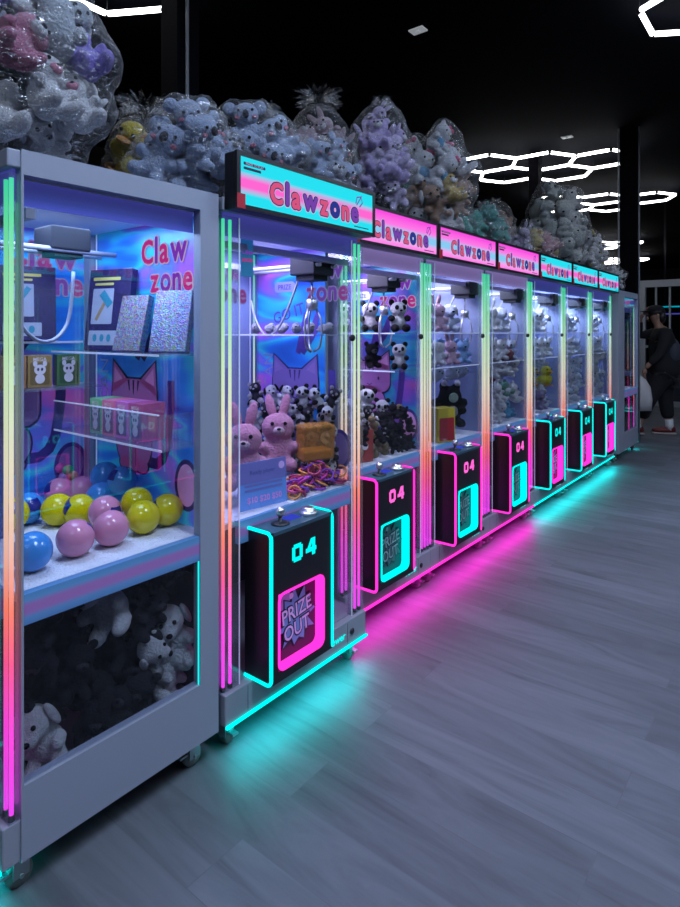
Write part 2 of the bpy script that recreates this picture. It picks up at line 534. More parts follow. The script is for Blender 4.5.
class Plane:
    """a flat printed design: points in (u, v) lifted a hair off a wall"""
    def __init__(self, o, u, v):
        self.o, self.u, self.v = Vector(o), Vector(u), Vector(v)
        self.n = self.u.cross(self.v)
        self.mb = MB(); self.mb.fixn = False
        self.k = 0.001

    def P(self, a, b, l): return self.o + self.u * a + self.v * b + self.n * (self.k * l)

    def poly(self, pts, m, l=1):
        self.mb.quad([self.P(a, b, l) for a, b in pts], m); return self

    def ell(self, a, b, ra, rb, m, l=1, n=28, rot=0):
        c, s = math.cos(rot), math.sin(rot)
        return self.poly([(a + ra * math.cos(t) * c - rb * math.sin(t) * s, b + ra * math.cos(t) * s + rb * math.sin(t) * c) for t in [2 * PI * i / n for i in range(n)]], m, l)

    def stroke(self, pts, w, m, l=1):
        n = len(pts)
        ws = w if isinstance(w, (list, tuple)) else [w] * n
        L, Rr = [], []
        for i in range(n):
            a = pts[max(i - 1, 0)]; b = pts[min(i + 1, n - 1)]
            dx, dy = b[0] - a[0], b[1] - a[1]
            d = math.hypot(dx, dy) or 1
            L.append((pts[i][0] - dy / d * ws[i] / 2, pts[i][1] + dx / d * ws[i] / 2))
            Rr.append((pts[i][0] + dy / d * ws[i] / 2, pts[i][1] - dx / d * ws[i] / 2))
        for i in range(n - 1): self.poly([Rr[i], Rr[i + 1], L[i + 1], L[i]], m, l)
        return self

    def rrect(self, a0, a1, b0, b1, r, m, l=1, n=5):
        pts = []
        for cx, cy, s in ((a1 - r, b1 - r, 0), (a0 + r, b1 - r, 1), (a0 + r, b0 + r, 2), (a1 - r, b0 + r, 3)):
            for i in range(n + 1):
                t = (s + i / n) * PI / 2
                pts.append((cx + r * math.cos(t), cy + r * math.sin(t)))
        return self.poly(pts, m, l)

    def text(self, s, a, b, h, m, l=1, off=0.0, rot=0.0, sx=1.0, center=True):
        me, x0, x1, y0, y1 = text_mesh(s, off)
        k = h / 0.72
        mx = Matrix(((self.u.x, self.v.x, self.n.x, 0), (self.u.y, self.v.y, self.n.y, 0), (self.u.z, self.v.z, self.n.z, 0), (0, 0, 0, 1)))
        mx.translation = self.P(a, b, l)
        cx = (x0 + x1) / 2 if center else x0
        mx = mx @ Matrix.Rotation(rot, 4, 'Z') @ Matrix.Diagonal((k * sx, k, 1, 1)) @ Matrix.Translation((-cx, -0.36 if center else 0, 0))
        self.mb.mesh(me, mx, m)
        return (x1 - x0) * k * sx

    def bubble(self, s, a, b, h, cols, mo, l=2, sx=1.0, fat=0.05, rim=0.05, gap=0.16, wob=0.0, bigx=1.12, md=None):
        """rounded lettering, colour per letter, with an outline; returns the letter centres"""
        k = h / 0.72 * sx
        ws = [text_mesh(c) for c in s]
        fs = [1.0 if c.isupper() or not bigx else bigx for c in s]
        tot = sum((w[2] - w[1]) * f + gap for w, f in zip(ws, fs)) * k
        x = a - tot / 2
        out = []
        for i, (c, w) in enumerate(zip(s, ws)):
            hh = h * fs[i]
            ww = (w[2] - w[1]) * k * fs[i]
            dy = wob * h * (1 if i % 2 else -1) + (hh - h) * 0.5 * 0.8
            cx = x + ww / 2 + gap * k / 2
            out.append(cx)
            for m_, l_, d_ in ((mo, l, fat + rim), (md, l + 1, fat + 0.03), (cols[i % len(cols)], l + 2, fat * 0.75)):
                if m_ is None: continue
                for q in range(10):
                    t = 2 * PI * q / 10
                    self.text(c, cx + d_ * h * math.cos(t), b + dy + d_ * h * math.sin(t), hh, m_, l_, 0.0, sx=sx)
            x += ww + gap * k
        return out

    def build(self, name, mats, parent):
        return self.mb.build(name, mats, parent)


def digit_poly(pl, ch, a, b, w, h, t, m, l=1):
    """chunky square digits: outlines of 0 and 4"""
    if ch == '0':
        c = t * 0.5
        for r in ((a, a + t, b + c, b + h - c), (a + w - t, a + w, b + c, b + h - c), (a + c, a + w - c, b, b + t), (a + c, a + w - c, b + h - t, b + h)):
            pl.poly([(r[0], r[2]), (r[1], r[2]), (r[1], r[3]), (r[0], r[3])], m, l)
    else:
        pl.poly([(a + w - t * 1.5, b), (a + w - t * 0.4, b), (a + w - t * 0.4, b + h), (a + w - t * 1.5, b + h)], m, l)
        pl.poly([(a, b + h * 0.22), (a + w, b + h * 0.22), (a + w, b + h * 0.22 + t), (a, b + h * 0.22 + t)], m, l)
        pl.poly([(a, b + h * 0.22), (a + t, b + h * 0.22), (a + w - t * 0.9, b + h), (a + w - t * 1.9, b + h)], m, l)


def cat_art(pl, a, b, s, L):
    """a seated striped pink cat; a,b = bottom centre, s = height; L = material indexes (line, pink, ear, tail)"""
    ln, pk, er, tl = L
    w = 0.36 * s
    # tail sweeping up beside it
    tail = [(a + w * 0.6, b + s * 0.1), (a + w * 1.25, b + s * 0.16), (a + w * 1.5, b + s * 0.45), (a + w * 1.55, b + s * 0.85)]
    pl.stroke([(tail[0][0], tail[0][1]), (a + w * 1.0, b + s * 0.1), tail[1], (a + w * 1.42, b + s * 0.28), tail[2], (a + w * 1.56, b + s * 0.66), tail[3]], 0.1 * s, tl, 1)
    for g, m, l in ((0.018 * s, ln, 2), (0, pk, 3)):
        pl.ell(a, b + s * 0.24, w * 0.78 + g, s * 0.25 + g, m, l)
        pl.rrect(a - w - g, a + w + g, b + s * 0.40 - g, b + s * 0.84 + g, 0.15 * s, m, l)
        for sg in (-1, 1):
            pl.poly([(a + sg * (w + g * 0.7), b + s * (0.70) - g), (a + sg * (w * 0.93 + g), b + s + g * 1.6), (a + sg * (w * 0.25 - g), b + s * 0.82 + g)][::sg], m, l)
            pl.ell(a + sg * w * 0.35, b + s * 0.05, w * 0.28 + g, s * 0.06 + g, m, l)
    for sg in (-1, 1):
        pl.poly([(a + sg * w * 0.9, b + s * 0.79), (a + sg * w * 0.87, b + s * 0.945), (a + sg * w * 0.5, b + s * 0.835)][::sg], er, 4)
        pl.ell(a + sg * w * 0.45, b + s * 0.6, 0.018 * s, 0.026 * s, ln, 4)
        pl.stroke([(a + sg * w * 0.12, b + s * 0.27), (a + sg * w * 0.12, b + s * 0.04)], 0.013 * s, ln, 5)
    for dx in (-0.22, 0, 0.22):
        pl.stroke([(a + dx * w, b + s * 0.83), (a + dx * w * 0.8, b + s * (0.70 if dx == 0 else 0.73))], [0.03 * s, 0.012 * s], ln, 4)
    pl.stroke([(a - w * 0.12, b + s * 0.52), (a, b + s * 0.50), (a + w * 0.12, b + s * 0.52)], 0.012 * s, ln, 4)


def orient(px, py, pz):
    m = Matrix.Identity(4)
    m.col[0][:3] = px; m.col[1][:3] = py; m.col[2][:3] = pz
    return m


# ------------------------------------------------------------------ the claw machine
ART_MATS = None


def rail_arc(n, f): return [f(i / (n - 1)) for i in range(n)]


def control_box(root, W, col, inner, y0=0.125, y1=0.45, xf=0.10, z0=0.21, z1=0.727):
    cm, im = M[col], M[inner]
    xb = -0.03
    mb = MB()
    hy0, hy1, hz0, hz1 = y0 + 0.035, y1 - 0.05, z0 + 0.035, z0 + 0.30
    # shell: sides, top, back and a front built round the hatch opening
    t = 0.012
    mb.box(xb, xf, y0, y0 + t, z0, z1).box(xb, xf, y1 - t, y1, z0, z1)
    mb.box(xb, xf, y0 + t, y1 - t, z0, z0 + t)
    mb.box(xb, xb + t, y0 + t, y1 - t, z0 + t, z1 - t)
    fx = xf - t
    mb.box(fx, xf, y0 + t, hy0, z0 + t, z1 - t).box(fx, xf, hy1, y1 - t, z0 + t, z1 - t)
    mb.box(fx, xf, hy0, hy1, z0 + t, hz0).box(fx, xf, hy0, hy1, hz1, z1 - t)
    box = mb.build('control_box', M['black'], root)
    # sloping-free top plate
    tp = MB(); tp.box(xb, xf, y0 + t, y1 - t, z1 - t, z1)
    tp.build('top_plate', mat('control_top', (0.04, 0.1, 0.14), 0.35), box)
    # neon edging: a bracket down each side
    for y in (y0, y1):
        r = 0.02
        pts = [(xb, y, z1)]
        pts += [(xf - r + r * math.sin(a), y, z1 - r + r * math.cos(a)) for a in [PI / 2 * i / 4 for i in range(5)]]
        pts += [(xf - r + r * math.cos(a), y, z0 + r - r * math.sin(a)) for a in [PI / 2 * i / 4 for i in range(5)]]
        pts += [(xb, y, z0)]
        MB().tube(pts, 0.0065, 0, 8).build('edge_light', cm, box)
    # numerals
    pl = Plane((xf, 0, 0), (0, 1, 0), (0, 0, 1))
    yc = (y0 + y1) / 2 + 0.005
    digit_poly(pl, '0', yc - 0.065, 0.598, 0.055, 0.062, 0.016, 0)
    digit_poly(pl, '4', yc + 0.007, 0.598, 0.058, 0.062, 0.016, 0)
    pl.build('machine_number', M[col + '_txt'], box)
    # prize hatch: lit lining round a recessed dark flap
    d = 0.04
    h = MB()
    pts = []
    r = 0.025
    e_ = 0.0016
    for cy, cz, s in ((hy1 - r - e_, hz1 - r - e_, 0), (hy0 + r + e_, hz1 - r - e_, 1), (hy0 + r + e_, hz0 + r + e_, 2), (hy1 - r - e_, hz0 + r + e_, 3)):
        for i in range(6):
            a = (s + i / 5) * PI / 2
            pts.append((cy + r * math.cos(a), cz + r * math.sin(a)))
    rows = [[(x, p[0], p[1]) for p in pts] for x in (xf - d, xf + 0.002)]
    h.grid(rows, 0, True)
    h.tube([(xf + 0.002, p[0], p[1]) for p in pts], 0.0045, 0, 6, closed=True)
    h.build('hatch_lining', im, box)
    fl = MB(); fl.box(xf - d - 0.006, xf - d, hy0, hy1, hz0, hz1)
    fl.build('prize_flap', M['hatch_dark'], box)
    pl = Plane((xf - d, 0, 0), (0, 1, 0), (0, 0, 1))
    ay, az = (hy0 + hy1) / 2 + 0.012, (hz0 + hz1) / 2
    pl.poly([(hy0, hz0 + 0.13), (hy0 + 0.1, hz0 + 0.15), (hy0 + 0.1, hz1), (hy0, hz1)], 3 if inner == 'pink' else 4, 1)
    st = []
    for i in range(22):
        rr = (0.108 if i % 2 == 0 else 0.07) * (1 + 0.12 * math.sin(i * 2.3))
        a = 2 * PI * i / 22
        st.append((ay + rr * math.cos(a) * 0.95, az + rr * math.sin(a)))
    pl.poly([(ay + (p[0] - ay) * 1.08, az + (p[1] - az) * 1.08) for p in st], 1, 2)
    pl.poly(st, 0, 3)
    for s_, dz, a_ in (('PRIZE', 0.028, 0.12), ('OUT', -0.038, 0.1)):
        pl.text(s_, ay, az + dz, 0.056, 1, 4, 0.06, a_, 0.86)
        pl.text(s_, ay, az + dz, 0.052, 2, 5, 0.015, a_, 0.88)
    pl.ell(ay - 0.03, az + 0.085, 0.011, 0.011, 2, 5)
    pl.build('prize_artwork', [M['burst_blue' if inner == 'pink' else 'burst_grey'], M['txt_dark'], M['lilac_print' if inner == 'pink' else 'grey_print'], M['hatch_lilac'], M['burst_grey']], box)
    # joystick, button, display on the top
    j = MB(); jx, jy = 0.045, y0 + 0.10
    j.lathe((jx, jy, z1), [(0.034, 0), (0.034, 0.004), (0.02, 0.008), (0.007, 0.012), (0.006, 0.03)], 0, 16)
    j.ell((jx, jy, z1 + 0.043), 0.018, 1)
    j.build('joystick', [M['dark_metal'], M['chrome']], box)
    b = MB(); bx, by = 0.05, y0 + 0.245
    b.lathe((bx, by, z1), [(0.034, 0), (0.034, 0.01), (0.029, 0.014), (0.024, 0.014), (0.024, 0.024), (0.018, 0.028), (0.004, 0.029)], 0, 20)
    b.build('push_button', M['chrome'], box)
    s = MB(); s.box(0.005, 0.05, y0 + 0.145, y0 + 0.205, z1, z1 + 0.003)
    s.build('display', M['lcd'], box)
    return box


def caster(root, x, y, parent):
    mb = MB()
    mb.lathe((x, y - 0.012, 0.034), [(0.012, 0), (0.032, 0.001), (0.034, 0.006), (0.034, 0.018), (0.032, 0.023), (0.012, 0.024)], 0, 18, (0, 1, 0))
    mb.box(x - 0.02, x + 0.02, y - 0.019, y - 0.015, 0.03, 0.085, 1).box(x - 0.02, x + 0.02, y + 0.015, y + 0.019, 0.03, 0.085, 1)
    mb.box(x - 0.028, x + 0.028, y - 0.026, y + 0.026, 0.083, 0.1, 1)
    mb.tube([(x, y - 0.024, 0.034), (x, y + 0.024, 0.034)], 0.006, 1, 8)
    mb.box(x + 0.02, x + 0.052, y - 0.012, y + 0.012, 0.044, 0.05, 1)
    return mb.build('caster', [M['rubber'], M['steel']], parent)


def header_sign(root, W, header):
    hz0, hz1 = 1.815, 2.005
    x0, x1 = 0.0, 0.065
    h = MB()
    h.box(x0, x1 - 0.012, 0.004, W - 0.004, hz0, hz1, 0, 0.006)
    fr = 0.016
    for q in ((0.004, W - 0.004, hz0, hz0 + fr), (0.004, W - 0.004, hz1 - fr, hz1), (0.004, 0.004 + fr, hz0 + fr, hz1 - fr), (W - 0.004 - fr, W - 0.004, hz0 + fr, hz1 - fr)):
        h.box(x1 - 0.012, x1, *q)
    hd = h.build('header', M['black'], root)
    fc = MB(); fc.box(x1 - 0.012, x1 - 0.004, 0.004 + fr, W - 0.004 - fr, hz0 + fr, hz1 - fr)
    fc.build('sign_face', M['head_' + header], hd)
    pl = Plane((x1 - 0.004, 0, 0), (0, 1, 0), (0, 0, 1))
    lc = pl.bubble('Clawzone', W * 0.52, 1.898, 0.071, [0, 1, 0, 1, 0, 2, 0, 1], 3, 2, 0.93, 0.085, 0.075, 0.24, 0.03, md=5)
    # claw rope looping over the last letter
    e = lc[-1]
    pl.stroke([(e + 0.005, 1.935), (e + 0.012, 1.962), (e + 0.038, 1.968), (e + 0.05, 1.945), (e + 0.03, 1.925)], 0.006, 1, 5)
    pl.stroke([(e + 0.01, 1.93), (e + 0.045, 1.972)], 0.005, 1, 5)
    pl.rrect(0.035, 0.135, 1.963, 1.973, 0.003, 4, 1); pl.rrect(0.035, 0.115, 1.948, 1.957, 0.003, 4, 1)
    pl.text('MADE TO PLAY', 0.085, 1.968, 0.0085, 3, 3, 0.0)
    pl.rrect(W - 0.15, W - 0.05, 1.841, 1.845, 0.001, 4, 1)
    pl.build('lettering', [M['txt_red'], M['txt_purple'], M['txt_blue'], M['txt_white'], M['txt_dark'], M['txt_edge']], hd)
    tp = MB(); tp.box(x1, x1 + 0.001, 0.004, 0.04, hz0 + 0.002, hz0 + 0.05)
    tp.build('red_tape', M['red'], hd)


def machine(loc, rz, W, D, col, inner, header='cyan', window=None, walls=(0, 1, 2), valance='valance', shelves=(), claw_at=(-0.16, 0.63), wire=True, lamp=(0.75, 0.78, 1.0), lampW=9, glowc=None, under=True, detail=True, front_art=True, box=True, sign=True, claw=True, faint=False, stile=0.07, cz=0.0, side_gap=0.0):
    """front plane x=0 facing +x, width along y, back at x=-D"""
    root = empty('claw_machine', loc, rz)
    TOP = 1.86
    # --- base
    b = MB()
    b.box(-D, 0.012, 0.0, W, 0.1, 0.205, 0, 0.004)
    base = b.build('base', M['light_grey'], root)
    dt = MB()
    dt.lathe((0.012, W - 0.10, 0.152), [(0.013, 0), (0.013, 0.004), (0.009, 0.006), (0.003, 0.006)], 0, 14, (1, 0, 0))
    dt.build('lock', M['dark_metal'], base)
    for yy in (0.10, W - 0.13):
        sm = MB(); sm.box(0.0118, 0.0126, yy, yy + 0.0015, 0.112, 0.196)
        sm.build('panel_seam', M['dark_metal'], base)
    pl = Plane((0.012, 0, 0), (0, 1, 0), (0, 0, 1)); pl.k = 0.002
    pl.text('Power', W - 0.20, 0.155, 0.03, 0, 1, 0.02)
    pl.build('power_lettering', M['cyan_txt'], base)
    for x in (-0.05, -D + 0.06):
        for y in (0.055, W - 0.055): caster(root, x, y, base)
    st = MB()
    st.box(0.012, 0.022, 0.0, W, 0.096, 0.105)
    st.build('base_light', M[glowc or col], root)
    # --- corner posts: clear cover over two light tubes
    for ys in (0, 1):
        for xs in ((0, 1) if detail else (0,)):
            px = -0.004 if xs == 0 else -D + 0.03
            f = lambda d: d if ys == 0 else W - d
            c = MB()
            y0, y1 = sorted((f(0.0), f(0.078)))
            c.box(px - 0.024, px, y0, y1, 0.205, 1.80)
            post = c.build('light_post', M['acrylic'], root)
            for d in (0.014, 0.044):
                MB().tube([(px - 0.012, f(d), 0.22), (px - 0.012, f(d), 1.79)], 0.0058, 0, 8).build('led_tube', M['tube'], post)
                MB().tube([(px - 0.012, f(d), 0.205), (px - 0.012, f(d), 0.2195)], 0.0085, 0, 8).build('tube_cap', M['matte_black'], post)
            MB().box(px - 0.004, px + 0.0005, *sorted((f(0.0765), f(0.0785))), 0.205, 1.80).build('post_edge', M['acrylic_edge'], post)
    # --- top slab, ceiling, light panel
    t = MB()
    t.box(-D, 0.0, 0.0, W, 1.815, TOP, 0, 0.004)
    t.build('top_panel', M['white'], root)
    t = MB(); t.box(-D + 0.03, -0.03, 0.03, W - 0.03, 1.795, 1.81)
    t.build('interior_ceiling', M['ceil_panel'], root)
    # --- valance under the top
    t = MB(); t.box(-0.028, -0.02, 0.02, W - 0.02, 1.735, 1.815)
    t.build('valance', M[valance], root)
    # --- playfield, front band, tray lip
    t = MB(); t.box(-D + 0.02, -0.03, 0.02, W - 0.02, 0.735, 0.757, 0, 0.004)
    t.build('playfield', M['carpet'], root)
    t = MB(); t.box(-0.03, -0.012, 0.08, W - 0.08, 0.68, 0.757)
    t.build('front_band', M['band'], root)
    # --- glass
    t = MB(); t.box(-0.022, -0.018, 0.07, W - 0.07, 0.757, 1.735)
    t.build('front_glass', M['glass'], root)
    t = MB(); t.box(-0.022, -0.018, 0.07, W - 0.07, 0.205, 0.68)
    t.build('lower_glass', M['glass'], root)
    # --- door lock on the right post
    t = MB(); t.lathe((-0.004, W - 0.085, 1.385), [(0.014, 0), (0.014, 0.012), (0.01, 0.016), (0.004, 0.016)], 0, 12, (1, 0, 0))
    t.box(0.004, 0.014, W - 0.105, W - 0.085, 1.38, 1.39)
    t.build('door_lock', M['matte_black'], root)
    # --- walls
    seeds = walls
    back = MB(); back.box(-D, -D + 0.02, 0.02, W - 0.02, 0.205, 1.815)
    bk = back.build('back_panel', M['white'], root)
    MB().box(-D + 0.02, -D + 0.0205, 0.02, W - 0.02, 0.205, 0.735).build('dark_backing', M['liner'], bk)
    MB().box(-D + 0.02, -D + 0.0205, 0.02, W - 0.02, 0.735, 1.815).build('wall_print', ART_MATS[seeds[0] % len(ART_MATS)], bk)
    sides = {}
    for s, y0, y1 in (('lo', 0.0, 0.02), ('hi', W - 0.02, W)):
        if window == s: continue
        xg = -0.03 - (side_gap if s == 'hi' else 0)
        sd = MB(); sd.box(-D, xg, y0, y1, 0.205, 1.815)
        if xg < -0.04: MB().box(xg, -0.03, (y0 + y1) / 2 - 0.002, (y0 + y1) / 2 + 0.002, 0.205, 1.815).build('side_glass', M['glass'], root)
        sides[s] = sd.build('side_panel', M['white'], root)
        yi = y0 - 0.0005 if s == 'hi' else y1
        MB().box(-D + 0.02, xg, yi, yi + 0.0005, 0.205, 0.735).build('dark_backing', M['liner'], sides[s])
        MB().box(-D + 0.02, xg, yi, yi + 0.0005, 0.735, 1.815).build('wall_print', ART_MATS[seeds[1 if s == 'hi' else 2] % len(ART_MATS)], sides[s])
    amats = FAINT if faint else [M['cat_line'], M['cat_pink'], M['cat_ear'], M['tail_ink'], M['art_red'], M['art_purple'], M['art_white'], M['pale_print']]

    def wall_art(parent, o, u, wid, am=None):
        pl = Plane(o, u, (0, 0, 1))
        pl.bubble('Claw', wid * 0.68, 1.70, 0.085, [4, 5, 4, 5], 6, 2, 0.9)
        pl.bubble('zone', wid * 0.74, 1.595, 0.08, [4, 5, 5, 4], 6, 2, 0.9)
        pl.rrect(wid * 0.2, wid * 0.42, 1.60, 1.65, 0.02, 7, 1)
        pl.text('PRIZE', wid * 0.31, 1.625, 0.025, 3, 2, 0.01)
        pl.text('CAN', wid * 0.13, 1.22, 0.06, 7, 1, 0.0, PI / 2)
        cat_art(pl, wid * 0.42, 0.90, 0.40, (0, 1, 2, 3))
        for sx_ in (0.14, 0.38):
            pl.stroke([(wid * (0.42 + sx_ * 0.2), 1.31), (wid * (0.46 + sx_ * 0.4), 1.42), (wid * (0.46 + sx_ * 0.5), 1.5)], [0.03, 0.05, 0.02], 3, 1)
        pl.ell(wid * 0.86, 0.89, 0.066, 0.088, 3, 1)
        pl.ell(wid * 0.86, 0.89, 0.05, 0.072, 2, 2)
        pl.text('GO IT', wid * 0.35, 1.50, 0.055, 3, 1, 0.01, 0.25)
        pl.build('printed_artwork', am or amats, parent)
    if front_art:
        wall_art(bk, (-D + 0.021, 0.03, 0), (0, 1, 0), W - 0.06)
        if 'hi' in sides: wall_art(sides['hi'], (-D + 0.02, W - 0.021, 0), (1, 0, 0), D - 0.05)
        if 'lo' in sides and window: wall_art(sides['lo'], (-0.03, 0.021, 0), (-1, 0, 0), D - 0.05, FAINT)
        # corner uprights of the frame inside
        cp = MB()
        if 'lo' in sides or window: cp.box(-D + 0.022, -D + 0.05, 0.022, 0.06, 0.76, 1.79)
        cp.build('corner_upright', M['white'], root)
    # --- side window in a white frame
    if window:
        ya, yb = (W - 0.03, W + 0.004) if window == 'hi' else (-0.004, 0.03)
        xa, xb = -D - 0.004, -0.032
        ia, ib = -D + stile, -0.038
        f = MB()
        f.box(xa, ia, ya, yb, 0.098, TOP + 0.002).box(ib, xb, ya, yb, 0.098, TOP + 0.002)
        f.box(ia, ib, ya, yb, 1.80, TOP + 0.002).box(ia, ib, ya, yb, 0.098, 0.285)
        f.build('side_frame', M['white'], root)
        f = MB()
        f.box(ia, ib, ya + 0.004, yb - 0.004, 0.68, 0.757)
        f.build('side_band', M['band'], root)
        ym = (ya + yb) / 2
        f = MB(); f.box(ia, ib, ym + 0.004, ym + 0.008, 0.757, 1.80)
        f.build('side_window', M['glass'], root)
        f = MB(); f.box(ia, ib, ym + 0.004, ym + 0.008, 0.285, 0.68)
        f.build('lower_window', M['lowglass'], root)
        f = MB(); f.box(ia, ib, *((ya - 0.012, ya - 0.004) if window == 'hi' else (yb + 0.004, yb + 0.012)), 1.73, 1.80)
        f.build('valance', M[valance], root)
        f = MB(); f.box(ia, ia + 0.004, ym + 0.0085, ym + 0.0105, 0.285, 0.68)
        f.build('window_edge_light', M['cyan_txt'], root)
    # --- header sign
    if sign: header_sign(root, W, header)
    # --- gantry, claw and cable
    cx, cy = claw_at
    g = MB()
    for x in ((-0.07, -D + 0.09) if claw else (-0.07,)):
        g.box(x - 0.012, x + 0.012, 0.03, W - 0.03, 1.70, 1.725)
    g.tube([(-0.06, cy - 0.05, 1.69), (-D + 0.08, cy - 0.05, 1.69)], 0.009, 0)
    g.tube([(-0.06, cy + 0.05, 1.69), (-D + 0.08, cy + 0.05, 1.69)], 0.009, 0)
    gn = g.build('gantry_rail', M['light_grey'], root)
    c = MB(); c.box(cx - 0.07, cx + 0.07, cy - 0.065, cy + 0.065, 1.65 + cz, 1.73 + cz, 0, 0.006)
    c.box(cx - 0.05, cx + 0.05, cy - 0.045, cy + 0.045, 1.628 + cz, 1.65 + cz)
    car = c.build('claw_carriage', M['carriage'], root)
    cl = MB()
    cl.tube([(cx, cy, 1.63), (cx, cy, 1.55)], 0.004, 0)
    cl.lathe((cx, cy, 1.50), [(0.012, 0), (0.026, 0.008), (0.026, 0.045), (0.012, 0.055)], 0, 14)
    for k in range(3):
        a = 2 * PI * k / 3 + 0.5
        dx, dy = math.cos(a), math.sin(a)
        cl.tube([(cx + dx * r_, cy + dy * r_, z) for r_, z in ((0.02, 1.51), (0.042, 1.46), (0.045, 1.40), (0.034, 1.345), (0.008, 1.325))], 0.005, 0, 6)
    if claw: cl.build('claw', M['steel'], car)
    else: cl.bm.free()
    if wire:
        w = MB()
        P0, P1 = Vector((cx - 0.05, cy - 0.02, 1.665)), Vector((-D + 0.08, W - 0.12, 1.56))
        pts = []
        for i in range(18):
            s = i / 17
            p = P0.lerp(P1, s)
            p.z -= 0.26 * math.sin(PI * s) ** 0.8 * (0.6 + 0.4 * s)
            pts.append(p)
        w.tube(pts, 0.0055, 0, 7)
        w.build('claw_cable', M['light_grey'], root)
    # --- shelves (axis-aligned clear ledges)
    for (sx0, sx1, sy0, sy1, sz) in shelves:
        s = MB(); s.box(sx0, sx1, sy0, sy1, sz - 0.006, sz)
        sh = s.build('shelf', M['acrylic'], root)
        e = MB()
        e.box(sx1 - 0.004, sx1, sy0, sy1, sz - 0.006, sz + 0.0005) if (sx1 - sx0) < (sy1 - sy0) else e.box(sx0, sx1, sy0, sy0 + 0.004, sz - 0.006, sz + 0.0005)
        e.build('shelf_edge', M['acrylic_edge'], sh)
    if box: control_box(root, W, col, inner)
    # --- lamps: interior panel and the glow under the base
    mx = Matrix.Translation(loc) @ Matrix.Rotation(rz, 4, 'Z')
    if lampW:
        L = bpy.data.lights.new('cabinet_lamp', 'AREA'); L.shape = 'RECTANGLE'; L.size = D * 0.6; L.size_y = W * 0.6
        L.energy = lampW * 1.5; L.color = lamp
        o = bpy.data.objects.new('cabinet_lamp', L); C.objects.link(o)
        o.matrix_world = mx @ Matrix.Translation((-D / 2, W / 2, 1.79))
    if under:
        L = bpy.data.lights.new('underglow', 'AREA'); L.shape = 'RECTANGLE'; L.size = 0.03; L.size_y = W * 0.95
        L.energy = UNDER; L.color = (0.0, 0.85, 0.85) if (glowc or col) == 'cyan' else (1.0, 0.0, 0.62)
        o = bpy.data.objects.new('underglow', L); C.objects.link(o)
        o.matrix_world = mx @ Matrix.Translation((0.016, W / 2, 0.092)) @ Matrix.Rotation(R(-28), 4, 'Y')
    return root


UNDER = 2.0
FAINT = [mat('faint_line', (0.05, 0.04, 0.16), 0.5), mat('faint_cat', (0.20, 0.14, 0.42), 0.4, emit=(0.2, 0.12, 0.4), es=0.12), mat('faint_ear', (0.3, 0.2, 0.5), 0.5), mat('faint_tail', (0.08, 0.05, 0.3), 0.5),
         glow('faint_red', (0.30, 0.06, 0.30), 0.8, False), glow('faint_purple', (0.16, 0.07, 0.42), 0.8, False), glow('faint_rim', (0.26, 0.24, 0.55), 0.8, False), mat('faint_pale', (0.3, 0.32, 0.65), 0.5)]  # printed letters emit their colour, so overlapping copies do not shade black
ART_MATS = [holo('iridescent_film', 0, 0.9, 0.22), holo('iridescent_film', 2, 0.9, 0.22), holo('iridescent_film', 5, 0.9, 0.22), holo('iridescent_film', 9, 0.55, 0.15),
            mat('pale_lilac_wall', (0.42, 0.42, 0.62), 0.5), mat('pale_blue_wall', (0.22, 0.27, 0.46), 0.5)]

